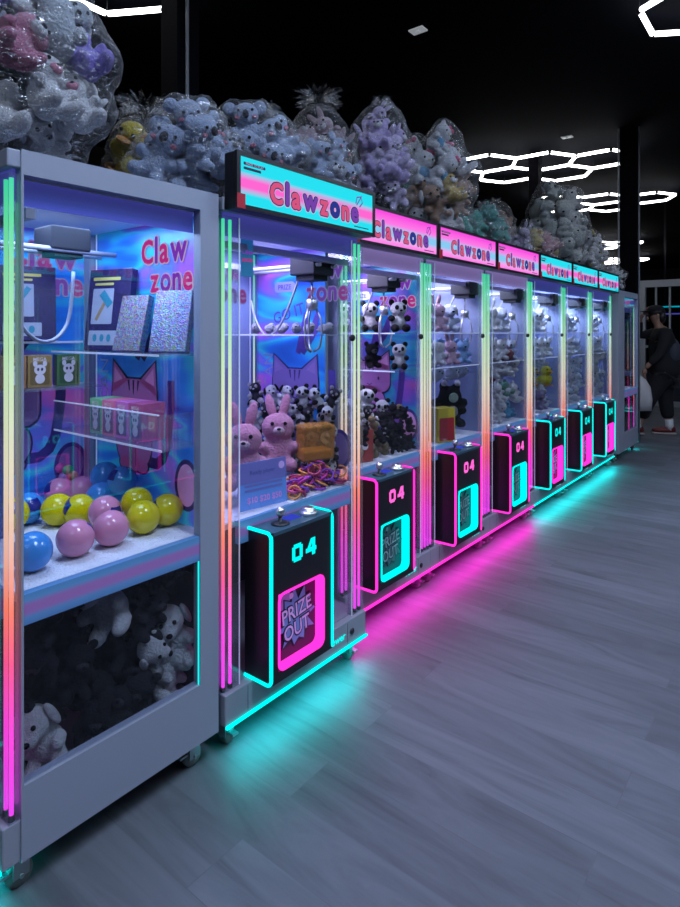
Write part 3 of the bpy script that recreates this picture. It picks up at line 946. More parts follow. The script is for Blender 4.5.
# ------------------------------------------------------------------ room shell
def room():
    fm = MB(); fm.box(-8, 6, -4, 28, -0.05, 0)
    struct(fm.build('floor', floor_mat()))
    dk = mat('black_paint', (0.006, 0.006, 0.009), 0.8)
    dk2 = mat('black_ceiling_paint', (0.002, 0.0025, 0.005), 0.9, spec=0.05)
    b = MB(); b.box(-8, 6, -4, 28, 4.05, 4.15); struct(b.build('ceiling', dk2))
    for n, q in (('wall_left', (-8.1, -8, -4, 28, 0, 4.05)), ('wall_right', (6, 6.1, -4, 28, 0, 4.05)), ('wall_back', (-8, 6, 28, 28.1, 0, 4.05)), ('wall_front', (-8, 6, -4.1, -4, 0, 4.05))):
        b = MB(); b.box(*q); struct(b.build(n, dk))
    # square columns with a pale conduit
    cm = mat('black_column_paint', (0.003, 0.003, 0.005), 0.8, spec=0.05)
    cg = mat('conduit_grey', (0.22, 0.24, 0.28), 0.5)
    for i, (x, y, w) in enumerate(((-3.25, 2.42, 0.17), (-3.25, 8.75, 0.15), (-1.89, 8.45, 0.2))):
        b = MB(); b.box(x - w / 2, x + w / 2, y - w / 2, y + w / 2, 0, 4.05)
        o = struct(b.build('column_%d' % (i + 1), cm))
        b = MB()
        if i != 1: b.tube([(x + w / 2 + 0.012, y - w * 0.1, 0), (x + w / 2 + 0.012, y - w * 0.1, 4.05)], 0.011, 0)
        if i == 2: b.tube([(x - w / 2 - 0.012, y - w * 0.5, 0), (x - w / 2 - 0.012, y - w * 0.5, 4.05)], 0.011, 0)
        if i != 1: b.build('conduit', cg, o)
    # glazed partition across the aisle end
    wf = mat('white_window_frame', (0.42, 0.45, 0.5), 0.5)
    Y = 12.75
    b = MB()
    x0, x1 = -2.66, 1.2
    b.box(x0, x1, Y - 0.05, Y + 0.05, 2.27, 2.40)
    b.box(x0, x0 + 0.09, Y - 0.05, Y + 0.05, 0, 2.27)
    b.box(x1 - 0.09, x1, Y - 0.05, Y + 0.05, 0, 2.27)
    b.box(x0, x1, Y - 0.05, Y + 0.05, 0.0, 0.1)
    x = x0 + 0.27
    while x < x1 - 0.1:
        b.box(x - 0.015, x + 0.015, Y - 0.02, Y + 0.02, 0.1, 2.27)
        x += 0.235
    b.box(x0 + 0.09, x0 + 0.42, Y - 0.045, Y - 0.02, 1.28, 1.325)
    b.box(x0 + 0.09, x0 + 0.42, Y - 0.045, Y - 0.02, 1.11, 1.155)
    b.box(x0 + 0.38, x0 + 0.42, Y - 0.045, Y - 0.02, 1.155, 1.28)
    win = struct(b.build('window_1', wf))
    g = MB(); g.box(x0 + 0.09, x1 - 0.09, Y + 0.022, Y + 0.026, 0.1, 2.27)
    g.build('pane', clear('dark_glass', (0.5, 0.55, 0.65), 0.06), win)
    b = MB(); b.box(-7.9, x0, Y - 0.05, Y + 0.05, 0, 2.4); struct(b.build('partition_1', dk))
    b = MB(); b.box(-7.9, x0, Y - 0.07, Y - 0.052, 0, 0.12); struct(b.build('baseboard_back', mat('brown_skirting', (0.1, 0.07, 0.05), 0.6)))
    # light lines in the hall behind the glass
    for z, mm, nm, lb in ((1.92, M['cyan_txt'], 'light_tube', 'upper cyan light tube seen through the glazed partition'), (1.78, glow('violet_tube', (0.25, 0.2, 0.9), 0.8), 'light_tube', 'lower violet light tube seen through the glazed partition')):
        yy = 13.6 if z > 1.9 else 13.75
        b = MB(); b.tube([(-2.5, yy, z), (1.0, yy, z)], 0.014, 0)
        b.tube([(-2.4, yy, z), (-2.4, yy, 4.05)], 0.006, 1); b.tube([(0.9, yy, z), (0.9, yy, 4.05)], 0.006, 1)
        tag(b.build(nm, [mm, M['dark_metal']]), lb, 'light')


room()


def hex_light(cx, cy, cells, rot, label, s=0.47, z=3.9):
    """honeycomb of white light tubes hung under the ceiling; each shared edge once"""
    root = empty('hexagon_light', (cx, cy, 0))
    tag(root, label, 'ceiling light', 'hexagon ceiling lights')
    seen = set()
    mb = MB()
    verts = set()
    hg = mb
    for (ox, oy) in cells:
        vs = [(ox + s * math.cos(rot + PI / 3 * k), oy + s * math.sin(rot + PI / 3 * k)) for k in range(6)]
        for k in range(6):
            a, b = vs[k], vs[(k + 1) % 6]
            key = (round((a[0] + b[0]) / 2, 2), round((a[1] + b[1]) / 2, 2))
            if key in seen: continue
            seen.add(key)
            A, B = Vector((a[0], a[1], z)), Vector((b[0], b[1], z))
            mb.tube([A.lerp(B, 0.03), A.lerp(B, 0.97)], 0.022, 0, 8)
            for v in (a, b): verts.add((round(v[0], 2), round(v[1], 2)))
    for v in sorted(verts):
        hg.lathe((v[0], v[1], z - 0.02), [(0.024, 0), (0.026, 0.02), (0.024, 0.04)], 1, 8)
    vv = sorted(verts)
    for v in vv[::4]: hg.tube([(v[0], v[1], z + 0.02), (v[0], v[1], 4.05)], 0.003, 1, 5)
    mb.build('tube_grid', [HEX_W, M['dark_metal']], root)
    return root


s = 0.47
d3 = math.sqrt(3) * s
a210 = Vector((math.cos(R(210)), math.sin(R(210)))) * d3
a150 = Vector((math.cos(R(150)), math.sin(R(150)))) * d3
five = [(0, 0), tuple(a210), tuple(a210 * 2), tuple(a150), tuple(a150 + a210)]
hex_light(-2.42, 9.13, five, 0, 'honeycomb of five white tube hexagons hung above the far plush bags')
hex_light(-2.45, 12.3, five, 0, 'honeycomb of white tube hexagons on the ceiling, just beyond the far column')
hex_light(-4.2, 18.2, five, 0, 'small distant honeycomb of white tubes, upper one of the two beyond the partition')
hex_light(-4.9, 22.5, five, 0, 'small distant honeycomb of white tubes, lower one of the two beyond the partition')
h30 = R(30)
b60 = (d3 * 0.5, -d3 * math.sin(PI / 3))
b240 = (-d3 * 0.5, -d3 * math.sin(PI / 3))
hex_light(-3.94, 2.31, [(0, 0), b240, b60], h30, 'white hexagon light cut by the top edge above the largest plush bag')
hex_light(-0.66, 5.32, [(0, 0), (d3, 0), (d3 * 0.5, d3 * 0.866)], h30, 'white hexagon light at the top right corner, over the open aisle')
hex_light(2.6, 2.2, five, 0, 'unseen white tube honeycomb added for light over the opposite row of machines')  # this and the next two are unseen fixtures, added for lighting
hex_light(0.6, -1.2, five, 0, 'unseen white tube honeycomb added for light on the ceiling behind the viewer')
hex_light(2.8, 7.0, five, 0, 'white tube honeycomb over the far end of the opposite row')
for (px, py, lb) in ((418, 32, 'small white square sensor plate on the black ceiling'), (567, 138, 'small grey sensor plate on the ceiling near the middle column')):
    p = at(px, py, z=4.03)
    b = MB(); b.box(-0.07, 0.07, -0.05, 0.05, 0.006, 0.02, 0, 0.004); b.lathe((0, 0, -0.002), [(0.012, 0), (0.022, 0.009)], 0, 12)
    o = b.build('ceiling_sensor', mat('sensor_white', (0.7, 0.72, 0.75), 0.5, emit=(0.8, 0.85, 0.9), es=0.25 if py < 100 else 0.03)); o.location = p  # faint emission makes the plate look lit; it is no lamp
    tag(o, lb, 'sensor')

# ------------------------------------------------------------------ plush toys
_blob = {}


def blob(key, ells, vox=0.075, lump=0.02, smooth=4):
    """fuse ellipsoids into one soft continuous surface"""
    if key in _blob: return _blob[key]
    mb = MB()
    for c, r in ells: mb.ell(c, r, 0, 16, 10)
    me = mb.data('tmp')
    ob = bpy.data.objects.new('tmp', me); C.objects.link(ob)
    md = ob.modifiers.new('r', 'REMESH'); md.mode = 'VOXEL'; md.voxel_size = vox; md.use_smooth_shade = True
    m2 = ob.modifiers.new('s', 'SMOOTH'); m2.factor = 0.5; m2.iterations = smooth
    dg = bpy.context.evaluated_depsgraph_get()
    out = bpy.data.meshes.new_from_object(ob.evaluated_get(dg))
    bpy.data.objects.remove(ob); bpy.data.meshes.remove(me)
    out.name = key
    for v in out.vertices:
        n = noise.noise(v.co * 5.0) * lump + noise.noise(v.co * 14.0) * lump * 0.6
        v.co += v.normal * n
    for p in out.polygons: p.use_smooth = True
    out.materials.append(plushm((0.5, 0.5, 0.5)))
    _blob[key] = out
    return out


def simple(key, ells):
    if key in _blob: return _blob[key]
    mb = MB()
    for e in ells: mb.ell(e[0], e[1], 0, 12, 8, e[2] if len(e) > 2 else None)
    me = mb.data(key)
    me.materials.append(plushm((0.5, 0.5, 0.5)))
    _blob[key] = me
    return me


def ry(a): return Matrix.Rotation(a, 3, 'Y')
def rx(a): return Matrix.Rotation(a, 3, 'X')
def rzm(a): return Matrix.Rotation(a, 3, 'Z')


TORSO = [((0, 0, -0.35), (0.42, 0.45, 0.48)), ((0.1, 0, 0.38), (0.44, 0.48, 0.42))]
LIMBS = [((0.28, s_ * 0.46, -0.18), (0.3, 0.17, 0.17)) for s_ in (-1, 1)] + [((0.42, s_ * 0.32, -0.68), (0.4, 0.2, 0.2)) for s_ in (-1, 1)]
EYES = [((0.5, s_ * 0.18, 0.46), 0.052) for s_ in (-1, 1)]


def kinds():
    K = {}
    K['bear'] = dict(name='plush_bear', body=TORSO + LIMBS, parts=[('ear', [((0.05, s_ * 0.38, 0.76), (0.1, 0.17, 0.17))], 'main') for s_ in (-1, 1)] + [('muzzle', [((0.48, 0, 0.28), (0.17, 0.22, 0.16))], 'second'), ('nose', [((0.63, 0, 0.33), (0.05, 0.08, 0.06))], 'dark')] + [('eye', [e], 'dark') for e in EYES])
    K['panda'] = dict(name='plush_panda', body=TORSO, parts=[('ear', [((0.05, s_ * 0.38, 0.76), (0.11, 0.17, 0.17))], 'second') for s_ in (-1, 1)] + [('arm', [((0.28, s_ * 0.46, -0.12), (0.34, 0.17, 0.18))], 'second') for s_ in (-1, 1)] + [('leg', [((0.45, s_ * 0.32, -0.66), (0.4, 0.22, 0.22))], 'second') for s_ in (-1, 1)]
                      + [('eye_patch', [((0.44, s_ * 0.2, 0.46), (0.1, 0.12, 0.14))], 'second') for s_ in (-1, 1)] + [('nose', [((0.55, 0, 0.3), (0.06, 0.09, 0.06))], 'second')])
    K['bunny'] = dict(name='plush_bunny', body=TORSO + LIMBS, parts=[('ear', [((-0.05, s_ * 0.2, 0.98), (0.09, 0.14, 0.38), rx(-s_ * 0.25))], 'main') for s_ in (-1, 1)] + [('muzzle', [((0.48, 0, 0.26), (0.12, 0.17, 0.12))], 'second'), ('nose', [((0.58, 0, 0.3), (0.04, 0.06, 0.04))], 'dark')] + [('eye', [e], 'dark') for e in EYES])
    K['koala'] = dict(name='plush_koala', body=TORSO + LIMBS, parts=[('ear', [((0.05, s_ * 0.52, 0.6), (0.12, 0.25, 0.24))], 'main') for s_ in (-1, 1)] + [('nose', [((0.56, 0, 0.36), (0.1, 0.11, 0.15))], 'grey')] + [('eye', [((0.48, s_ * 0.24, 0.5), 0.05)], 'dark') for s_ in (-1, 1)] + [('cheek', [((0.44, s_ * 0.3, 0.26), (0.06, 0.1, 0.07))], 'pink') for s_ in (-1, 1)])
    K['dog'] = dict(name='plush_dog', body=TORSO[:1] + [((0.12, 0, 0.38), (0.44, 0.42, 0.4)), ((0.5, 0, 0.26), (0.24, 0.22, 0.2))] + LIMBS, parts=[('ear', [((0.08, s_ * 0.47, 0.42), (0.14, 0.1, 0.32), rx(s_ * 0.25))], 'second') for s_ in (-1, 1)] + [('nose', [((0.73, 0, 0.33), (0.06, 0.09, 0.07))], 'dark')] + [('eye', [((0.48, s_ * 0.17, 0.52), 0.06)], 'dark') for s_ in (-1, 1)])
    K['cat'] = dict(name='plush_cat', body=[TORSO[0], ((0.1, 0, 0.36), (0.42, 0.54, 0.42))] + LIMBS + [((0.08, s_ * 0.36, 0.72), (0.12, 0.15, 0.2)) for s_ in (-1, 1)], parts=[('bow', [((0.25, 0.2 + q * 0.13, 0.76), (0.08, 0.13, 0.11)) for q in (-1, 1)] + [((0.27, 0.2, 0.76), 0.06)], 'second'), ('nose', [((0.54, 0, 0.3), (0.03, 0.06, 0.04))], 'yellow'), ('bib', [((0.3, 0, -0.25), (0.16, 0.3, 0.26))], 'third')] + [('eye', [((0.49, s_ * 0.22, 0.38), (0.03, 0.045, 0.06))], 'dark') for s_ in (-1, 1)])
    K['duck'] = dict(name='plush_duck', body=[((0, 0, -0.35), (0.52, 0.48, 0.45)), ((0.1, 0, 0.35), (0.42, 0.42, 0.42)), ((-0.45, 0, -0.15), (0.2, 0.2, 0.15))], parts=[('beak', [((0.56, 0, 0.28), (0.2, 0.24, 0.07))], 'second')] + [('wing', [((-0.05, s_ * 0.48, -0.25), (0.3, 0.1, 0.22))], 'main') for s_ in (-1, 1)] + [('foot', [((0.35, s_ * 0.24, -0.78), (0.24, 0.16, 0.07))], 'second') for s_ in (-1, 1)] + [('eye', [((0.45, s_ * 0.2, 0.5), 0.06)], 'dark') for s_ in (-1, 1)])
    K['frog'] = dict(name='plush_frog', body=[((0, 0, -0.35), (0.5, 0.52, 0.42)), ((0.12, 0, 0.22), (0.48, 0.56, 0.38))] + LIMBS[2:] + [((0.15, s_ * 0.32, 0.58), (0.17, 0.17, 0.17)) for s_ in (-1, 1)], parts=[('eye', [((0.29, s_ * 0.32, 0.62), (0.07, 0.1, 0.1))], 'white') for s_ in (-1, 1)] + [('pupil', [((0.355, s_ * 0.32, 0.62), (0.02, 0.05, 0.05))], 'dark') for s_ in (-1, 1)] + [('belly', [((0.33, 0, -0.35), (0.2, 0.32, 0.3))], 'second')])
    K['seal'] = dict(name='plush_seal', body=[((-0.1, 0, -0.1), (0.75, 0.55, 0.5)), ((0.45, 0, 0.12), (0.42, 0.44, 0.42)), ((-0.8, 0, -0.2), (0.2, 0.35, 0.1))], parts=[('nose', [((0.86, 0, 0.14), (0.05, 0.08, 0.06))], 'dark')] + [('eye', [((0.76, s_ * 0.18, 0.28), 0.06)], 'dark') for s_ in (-1, 1)] + [('flipper', [((0.15, s_ * 0.56, -0.35), (0.22, 0.2, 0.07))], 'main') for s_ in (-1, 1)])
    K['monkey'] = dict(name='plush_monster', body=TORSO + LIMBS + [((0.0, s_ * 0.6, 0.1), (0.2, 0.2, 0.2)) for s_ in (-1, 1)] + [((0.05, s_ * 0.3, 0.78), (0.16, 0.16, 0.2)) for s_ in (-1, 1)], parts=[('pompom', [((0.2, s_ * 0.28, 0.92), 0.13)], 'white') for s_ in (-1, 1)] + [('badge', [((0.54, 0.0, 0.36), (0.06, 0.2, 0.2))], 'second'), ('collar', [((0.4, 0, -0.22), (0.1, 0.24, 0.24))], 'third')])
    return K


KIND = kinds()
DARK = (0.008, 0.008, 0.012)
REC = []
for k in KIND.values():
    pass


def plush(kind, pal, loc, r, yaw=0.0, pitch=0.0, roll=0.0, look=None, place='', cat='plush toy', mini=False, label=None, rot=None):
    k = KIND[kind]
    key = 'body_' + kind
    pal = dict(dict(dark=DARK, grey=(0.06, 0.06, 0.08), white=(0.7, 0.7, 0.75), yellow=(0.7, 0.5, 0.1), pink=(0.7, 0.25, 0.35)), **pal)
    o = bpy.data.objects.new(k['name'], blob(key, k['body']))
    C.objects.link(o)
    o.material_slots[0].link = 'OBJECT'; o.material_slots[0].material = plushm(pal['main'])
    for i, (pn, el, pc) in enumerate(k['parts']):
        if mini and pn in ('pupil', 'cheek', 'bib', 'muzzle', 'foot', 'wing', 'flipper', 'eye'): continue
        c = bpy.data.objects.new(pn, simple('%s_%s_%d' % (kind, pn, i), el))
        C.objects.link(c); c.parent = o
        c.material_slots[0].link = 'OBJECT'; c.material_slots[0].material = plushm(pal.get(pc, pal['main']))
    o.location = loc
    o.scale = (r, r, r)
    if rot is not None: o.rotation_euler = rot.to_euler()
    else: o.rotation_euler = (roll, pitch, yaw)
    o['category'] = cat
    o['group'] = (look + ' toys ' + place).strip() if look else None
    if label: o['label'] = label
    else: REC.append((o, look, place, Vector(loc)))
    return o


_vc = {}


def verts_of(o):
    """world points of a toy and its parts"""
    mx = np.array(Matrix.LocRotScale(o.location, o.rotation_euler, o.scale))
    out = []
    for q in [o] + list(o.children):
        k = q.data.name
        if k not in _vc:
            a = np.empty(len(q.data.vertices) * 3); q.data.vertices.foreach_get('co', a)
            _vc[k] = a.reshape(-1, 3)
        out.append(_vc[k] @ mx[:3, :3].T + mx[:3, 3])
    return np.vstack(out)


def fit(o, lo, hi):
    """shift a toy so that all of it lies between two corners"""
    V = verts_of(o)
    a, b = V.min(0), V.max(0)
    for i in range(3):
        d = 0
        if lo[i] is not None and a[i] < lo[i]: d = lo[i] - a[i]
        if hi[i] is not None and b[i] + d > hi[i]:
            d = hi[i] - b[i] if lo[i] is None or a[i] + hi[i] - b[i] >= lo[i] else d
        o.location[i] += d
    return o


ORD = ['first', 'second', 'third', 'fourth', 'fifth', 'sixth', 'seventh', 'eighth', 'ninth', 'tenth', 'eleventh', 'twelfth', 'thirteenth', 'fourteenth', 'fifteenth']


def finish_labels():
    by = {}
    for o, look, place, p in REC: by.setdefault((look, place), []).append((o, screen(p)))
    for (look, place), v in by.items():
        n = len(v)
        if n == 1:
            v[0][0]['label'] = '%s %s' % (look, place)
            del v[0][0]['group']
            continue
        xs = [q[1][0] for q in v]; ys = [q[1][1] for q in v]
        nr = 1 if n <= 3 or (place.startswith('on ') and 'carpet' not in place) else 2 if n <= 8 else 3 if n <= 15 else 4
        if n <= 3 and (max(ys) - min(ys)) > 1.3 * (max(xs) - min(xs)):
            v.sort(key=lambda q: q[1][1])
            nm = ['upper', 'lower'] if n == 2 else ['top', 'middle', 'bottom']
            for q, w in zip(v, nm): q[0]['label'] = '%s %s, the %s one' % (look, place, w)
            continue
        v.sort(key=lambda q: q[1][1])
        rows, i = [], 0
        for r_ in range(nr):
            j = round(n * (r_ + 1) / nr)
            rows.append(sorted(v[i:j], key=lambda q: q[1][0])); i = j
        rn = [['']] [0] if nr == 1 else [['top row', 'bottom row'], ['top row', 'middle row', 'bottom row'], ['top row', 'second row', 'third row', 'bottom row']][nr - 2]
        if 'carpet' in place: rn = ['', 'middle row', 'front row'][:0] or (['back row', 'front row'] if nr == 2 else rn)
        for row, rname in zip(rows, rn):
            m = len(row)
            for a, q in enumerate(row):
                if m == 1: pos = ''
                elif a == 0: pos = 'leftmost'
                elif a == m - 1: pos = 'rightmost'
                else: pos = ORD[a] + ' from left'
                tail = ' '.join(x for x in (rname and rname + (' ' if pos else ''), pos) if x).replace('  ', ' ')
                q[0]['label'] = ('%s %s, %s' % (look, place, tail)).strip()


def pack(n, r, inside, seed, g=(0, 0, -1), it=260, start=None, rv=0.12, ov=0.93):
    """settle n soft balls; inside(P, Rr) pushes points back into the container"""
    rg = np.random.RandomState(seed)
    P = np.array(start(rg, n))
    Rr = r * (1 + rv * (rg.rand(n) * 2 - 1))
    g = np.array(g)
    for i in range(it):
        P += g * r * 0.03
        for _ in range(3):
            d = P[:, None] - P[None]
            L = np.linalg.norm(d, axis=2) + 1e-9
            o = (Rr[:, None] + Rr[None]) * ov - L
            np.fill_diagonal(o, 0)
            o = np.maximum(o, 0)
            P += (d / L[..., None] * o[..., None] * 0.45).sum(1) * 0.7
            P = inside(P, Rr)
    return P, Rr


def in_box(lo, hi):
    lo, hi = np.array(lo), np.array(hi)
    def f(P, Rr): return np.minimum(np.maximum(P, lo + Rr[:, None] * 0.9), np.maximum(hi - Rr[:, None] * 0.9, lo + Rr[:, None] * 0.9))
    def s(rg, n): return lo + (hi - lo) * rg.rand(n, 3)
    return f, s


def rand_rot(rg, yaw, spread=0.8, tilt=0.5):
    return Euler((rg.uniform(-tilt, tilt), rg.uniform(-tilt, tilt), yaw + rg.uniform(-spread, spread))).to_matrix()


# ------------------------------------------------------------------ clear bags of plush on top of the cabinets
def bag(c, rad, z0, n, r, choices, seed, label, place, knot=0.06, film_m='film', mini=False, yaw=-0.5, lean=(0, 0), knot_at=(0, 0), sq=2.6):
    """c = (x, y) centre, rad = (rx, ry, height)"""
    rxx, ryy, hh = rad
    zc = z0 + hh / 2
    cen = np.array([c[0], c[1], zc])
    ax = np.array([rxx, ryy, hh / 2])

    def inside(P, Rr):
        q = (P - cen) / (ax - Rr[:, None] * 0.8 - 0.008)
        k = (np.abs(q) ** sq).sum(1) ** (1 / sq)
        s_ = np.where(k > 1, 1 / np.maximum(k, 1e-6), 1)
        return cen + (P - cen) * s_[:, None]
    st = lambda rg, n_: cen + (rg.rand(n_, 3) - 0.5) * ax * 1.4
    P, Rr = pack(n, r, inside, seed, it=200, start=st, ov=1.02, g=(0, 0, -0.22))
    rg = random.Random(seed)
    ordr = np.argsort(P[:, 2])
    toys = []
    for i in ordr:
        kind, pal, look = rg.choice(choices) if callable(getattr(choices, 'pop', None)) else choices(P[i] - cen, rg)
        toys.append(fit(plush(kind, pal, P[i], Rr[i] * 1.13, look=look, place=place, rot=rand_rot(rg, yaw, 0.8, 0.7), mini=mini), (None, None, z0 + 0.008), (None, None, None)))
    # film: distance field round the packed toys, seen from the centre
    nu, nv = 72, 40
    rows = []
    cz = np.array([c[0], c[1], z0 + hh * 0.45])
    D = np.zeros((nv + 1, nu))
    dirs = np.zeros((nv + 1, nu, 3))
    for i in range(nv + 1):
        a = PI * i / nv - PI / 2
        for j in range(nu):
            t = 2 * PI * j / nu
            dirs[i, j] = (math.cos(a) * math.cos(t), math.cos(a) * math.sin(t), math.sin(a))
    Q = np.vstack([verts_of(t) for t in toys]) - cz
    L = np.linalg.norm(Q, axis=1)
    el = np.arcsin(np.clip(Q[:, 2] / L, -1, 1))
    ai = np.clip(np.rint((el + PI / 2) / PI * nv).astype(int), 0, nv)
    aj = np.rint(np.arctan2(Q[:, 1], Q[:, 0]) / (2 * PI) * nu).astype(int) % nu
    np.maximum.at(D, (ai, aj), L)
    base = (np.abs(dirs / (ax * 0.98)) ** sq).sum(2) ** (-1 / sq)
    D = np.maximum(D, base * 0.74)
    D[0] = D[0].max(); D[nv] = D[nv].max()

    def grow(D):
        up = np.vstack([D[:1], D[:-1]]); dn = np.vstack([D[1:], D[-1:]])
        m = np.maximum(np.maximum(up, dn), D)
        return np.maximum(np.maximum(np.roll(m, 1, 1), np.roll(m, -1, 1)), m)
    D = grow(D); H = grow(D)
    D = D * 0.5 + H * 0.5
    for _ in range(3):
        up = np.vstack([D[:1], D[:-1]]); dn = np.vstack([D[1:], D[-1:]])
        Sm = (np.roll(D, 1, 1) + np.roll(D, -1, 1) + up + dn + D * 2) / 6
        D = np.maximum(Sm, D * 0.99)
    off = Vector((seed * 1.3, seed * 0.7, 0))
    mb = MB()
    for i in range(nv + 1):
        row = []
        for j in range(nu):
            d = Vector(dirs[i, j])
            if i in (0, nv): dd = D[i].mean()
            else: dd = D[i, j]
            w = noise.noise(Vector((d.x * 3, d.y * 3, d.z * 7)) + off) * 0.008 + (0.5 - abs(noise.noise(Vector((d.x * 6, d.y * 6, d.z * 4)) + off * 2))) * 0.014
            p = Vector(cz) + d * (dd + w * (1 if i not in (0, nv) else 0) + 0.006)
            p.z = max(p.z, z0 + 0.003)
            row.append(p)
        rows.append(row)
    # gathered neck and frill
    top = rows.pop()
    tz = top[0].z
    kx, ky = c[0] + knot_at[0], c[1] + knot_at[1]
    for rr, hz in ((0.9, 0.0), (0.5, 0.2), (0.4, 0.35), (0.65, 0.5), (0.85, 0.55)):
        row = []
        for j in range(nu):
            t = 2 * PI * j / nu
            w = 1 + 0.35 * math.sin(j * 1.9 + seed) * (0.4 + hz) + 0.2 * math.sin(j * 4.1)
            row.append(Vector((kx + knot * rr * w * math.cos(t), ky + knot * rr * w * math.sin(t), tz + knot * hz + 0.25 * knot * hz * math.sin(j * 1.3))))
        rows.append(row)
    V = mb.grid(rows, 0, True)
    mb.fixn = False
    o = mb.build('plush_bag', M[film_m])
    o['label'] = label; o['category'] = 'bag'; o['group'] = 'clear bags of plush on the machines'
    return o


# colours
def Pm(main, second=None, **k): return dict(main=main, second=second or main, **k)


GB = (0.40, 0.50, 0.72)     # grey-blue
WH = (0.78, 0.79, 0.84)
BL = (0.012, 0.012, 0.016)
PK = (0.85, 0.30, 0.45)
PP = (0.78, 0.56, 0.74)     # pale lilac
YL = (0.72, 0.55, 0.02)
BRN = (0.22, 0.10, 0.05)
GR = (0.05, 0.40, 0.32)
LB = (0.25, 0.48, 0.85)
CREAM = (0.58, 0.55, 0.48)

TOPZ = 1.862
# ------------------------------------------------------------------ machines
XA, XR = -1.54, -1.68
WM = 0.768
mA_W, mA_D = 0.77, 0.652
A0 = (XA - mA_W, 0.640, 0)
mA = machine(A0, R(-90), mA_W, mA_D, 'cyan', 'pink', 'cyan', window='hi', walls=(0, 1, 2), lamp=(0.45, 0.62, 1.0), lampW=5.5,
             shelves=((-mA_D + 0.03, -mA_D + 0.20, 0.06, mA_W - 0.035, 1.34), (-mA_D + 0.03, -mA_D + 0.19, 0.06, mA_W - 0.035, 1.045), (-mA_D + 0.06, -0.06, 0.03, 0.16, 1.375), (-mA_D + 0.06, -0.06, 0.03, 0.2, 1.21)),
             claw_at=(-0.40, 0.25), wire=False, sign=False, claw=False, cz=0.04)
tag(mA, 'white-framed end cabinet showing its side window, holding glossy vinyl balls', 'claw machine', 'claw machines in the row')

sh = lambda z, D=0.66, d=0.2: (-D + 0.03, -0.08, WM - 0.02 - d, WM - 0.022, z)
B0 = (XA, 1.318, 0)
mB = machine(B0, 0, 0.79, 0.66, 'cyan', 'pink', 'cyan', walls=(5, 1, 4), lamp=(0.62, 0.6, 1.0), lampW=8, shelves=(sh(1.40), (-0.62, -0.45, 0.03, 0.16, 1.385)), claw_at=(-0.15, 0.62), faint=True, side_gap=0.17)
tag(mB, 'cyan-lit claw machine pulled forward beside the white end cabinet, holding pink plush bunnies', 'claw machine', 'claw machines in the row')
rowdef = [
    ('pink', 'cyan', 'pink', (5, 3, 4), 'valance_pale', (0.78, 0.7, 1.0), 'pink-lit claw machine holding black and white pandas, first pink one'),
    ('pink', 'cyan', 'pink', (5, 5, 4), 'valance_pale', (0.78, 0.75, 1.0), 'pink-lit claw machine with a big black plush, second of the pink ones'),
    ('pink', 'cyan', 'pink', (5, 5, 4), 'valance_pale', (0.75, 0.78, 1.0), 'pink-lit claw machine packed with white plush, third and last pink one'),
    ('cyan', 'pink', 'cyan', (5, 5, 4), 'valance', (0.6, 0.72, 1.0), 'cyan-lit claw machine with a yellow duck plush, just after the pink ones'),
    ('cyan', 'pink', 'cyan', (5, 5, 4), 'valance', (0.6, 0.72, 1.0), 'cyan-lit claw machine second from the far end of the header signs'),
    ('cyan', 'pink', 'cyan', (5, 5, 4), 'valance', (0.6, 0.72, 1.0), 'cyan-lit claw machine with the farthest header sign in the row'),
]
rows_y = [2.14 + 0.77 * i for i in range(6)]
rowm = []
for (c1, c2, hd, wl, vl, lc, lb), y in zip(rowdef, rows_y):
    m_ = machine((XR, y, 0), 0, WM, 0.66, c1, c2, hd, walls=wl, valance=vl, lamp=lc, lampW=10 if y < 4 else 22, shelves=(sh(1.405), sh(1.20)) if y < 2.5 else ((-0.44, -0.05, 0.1, WM - 0.022, 1.405), (-0.44, -0.05, 0.1, WM - 0.022, 1.20)), claw_at=(-0.17, 0.58) if y < 2.5 else (-0.10, 0.635), front_art=y < 2.5)
    tag(m_, lb, 'claw machine', 'claw machines in the row')
    rowm.append(m_)
I_W, I_D = 0.77, 0.92
mI = machine((-1.66, 7.82, 0), R(90), I_W, I_D, 'pink', 'cyan', 'cyan', window='lo', walls=(3, 1, 3), lamp=(0.6, 0.7, 1.0), lampW=2.5, glowc='cyan', claw_at=(-0.25, 0.3), wire=False, sign=False, stile=0.25)
tag(mI, 'white-framed cabinet closing the far end of the row, side window toward aisle', 'claw machine', 'claw machines in the row')

# the row across the aisle, seen only as reflections in the glass, and one at the aisle end
for k, (yy, src) in enumerate(((3.2, mB), (4.0, rowm[0]), (2.4, rowm[4]))):
    d = dup(src, (1.35, yy, 0), PI)
    tag(d, ['cyan-lit empty claw machine across the aisle, mirrored in the white cabinet window', 'pink-lit empty claw machine across the aisle', 'cyan-lit empty claw machine across the aisle, the nearer one'][k], 'claw machine', 'claw machines across the aisle')
dE = dup(rowm[5], (-1.5, 10.75, 0), R(-90))
tag(dE, 'claw machine at the aisle end, cyan base light behind the walking person', 'claw machine')

# ------------------------------------------------------------------ bags
KO = [('koala', Pm(GB), 'grey-blue koala plush')]
PAST = [('bunny', Pm(WH, PK), 'white bunny plush'), ('bear', Pm((0.42, 0.38, 0.66), WH), 'lilac bear plush'), ('seal', Pm((0.62, 0.70, 0.78)), 'pale grey seal plush'), ('bear', Pm(PK, WH), 'pink bear plush'), ('dog', Pm(WH, (0.5, 0.52, 0.6)), 'white dog plush'), ('seal', Pm((0.55, 0.5, 0.52)), 'cream seal plush')]


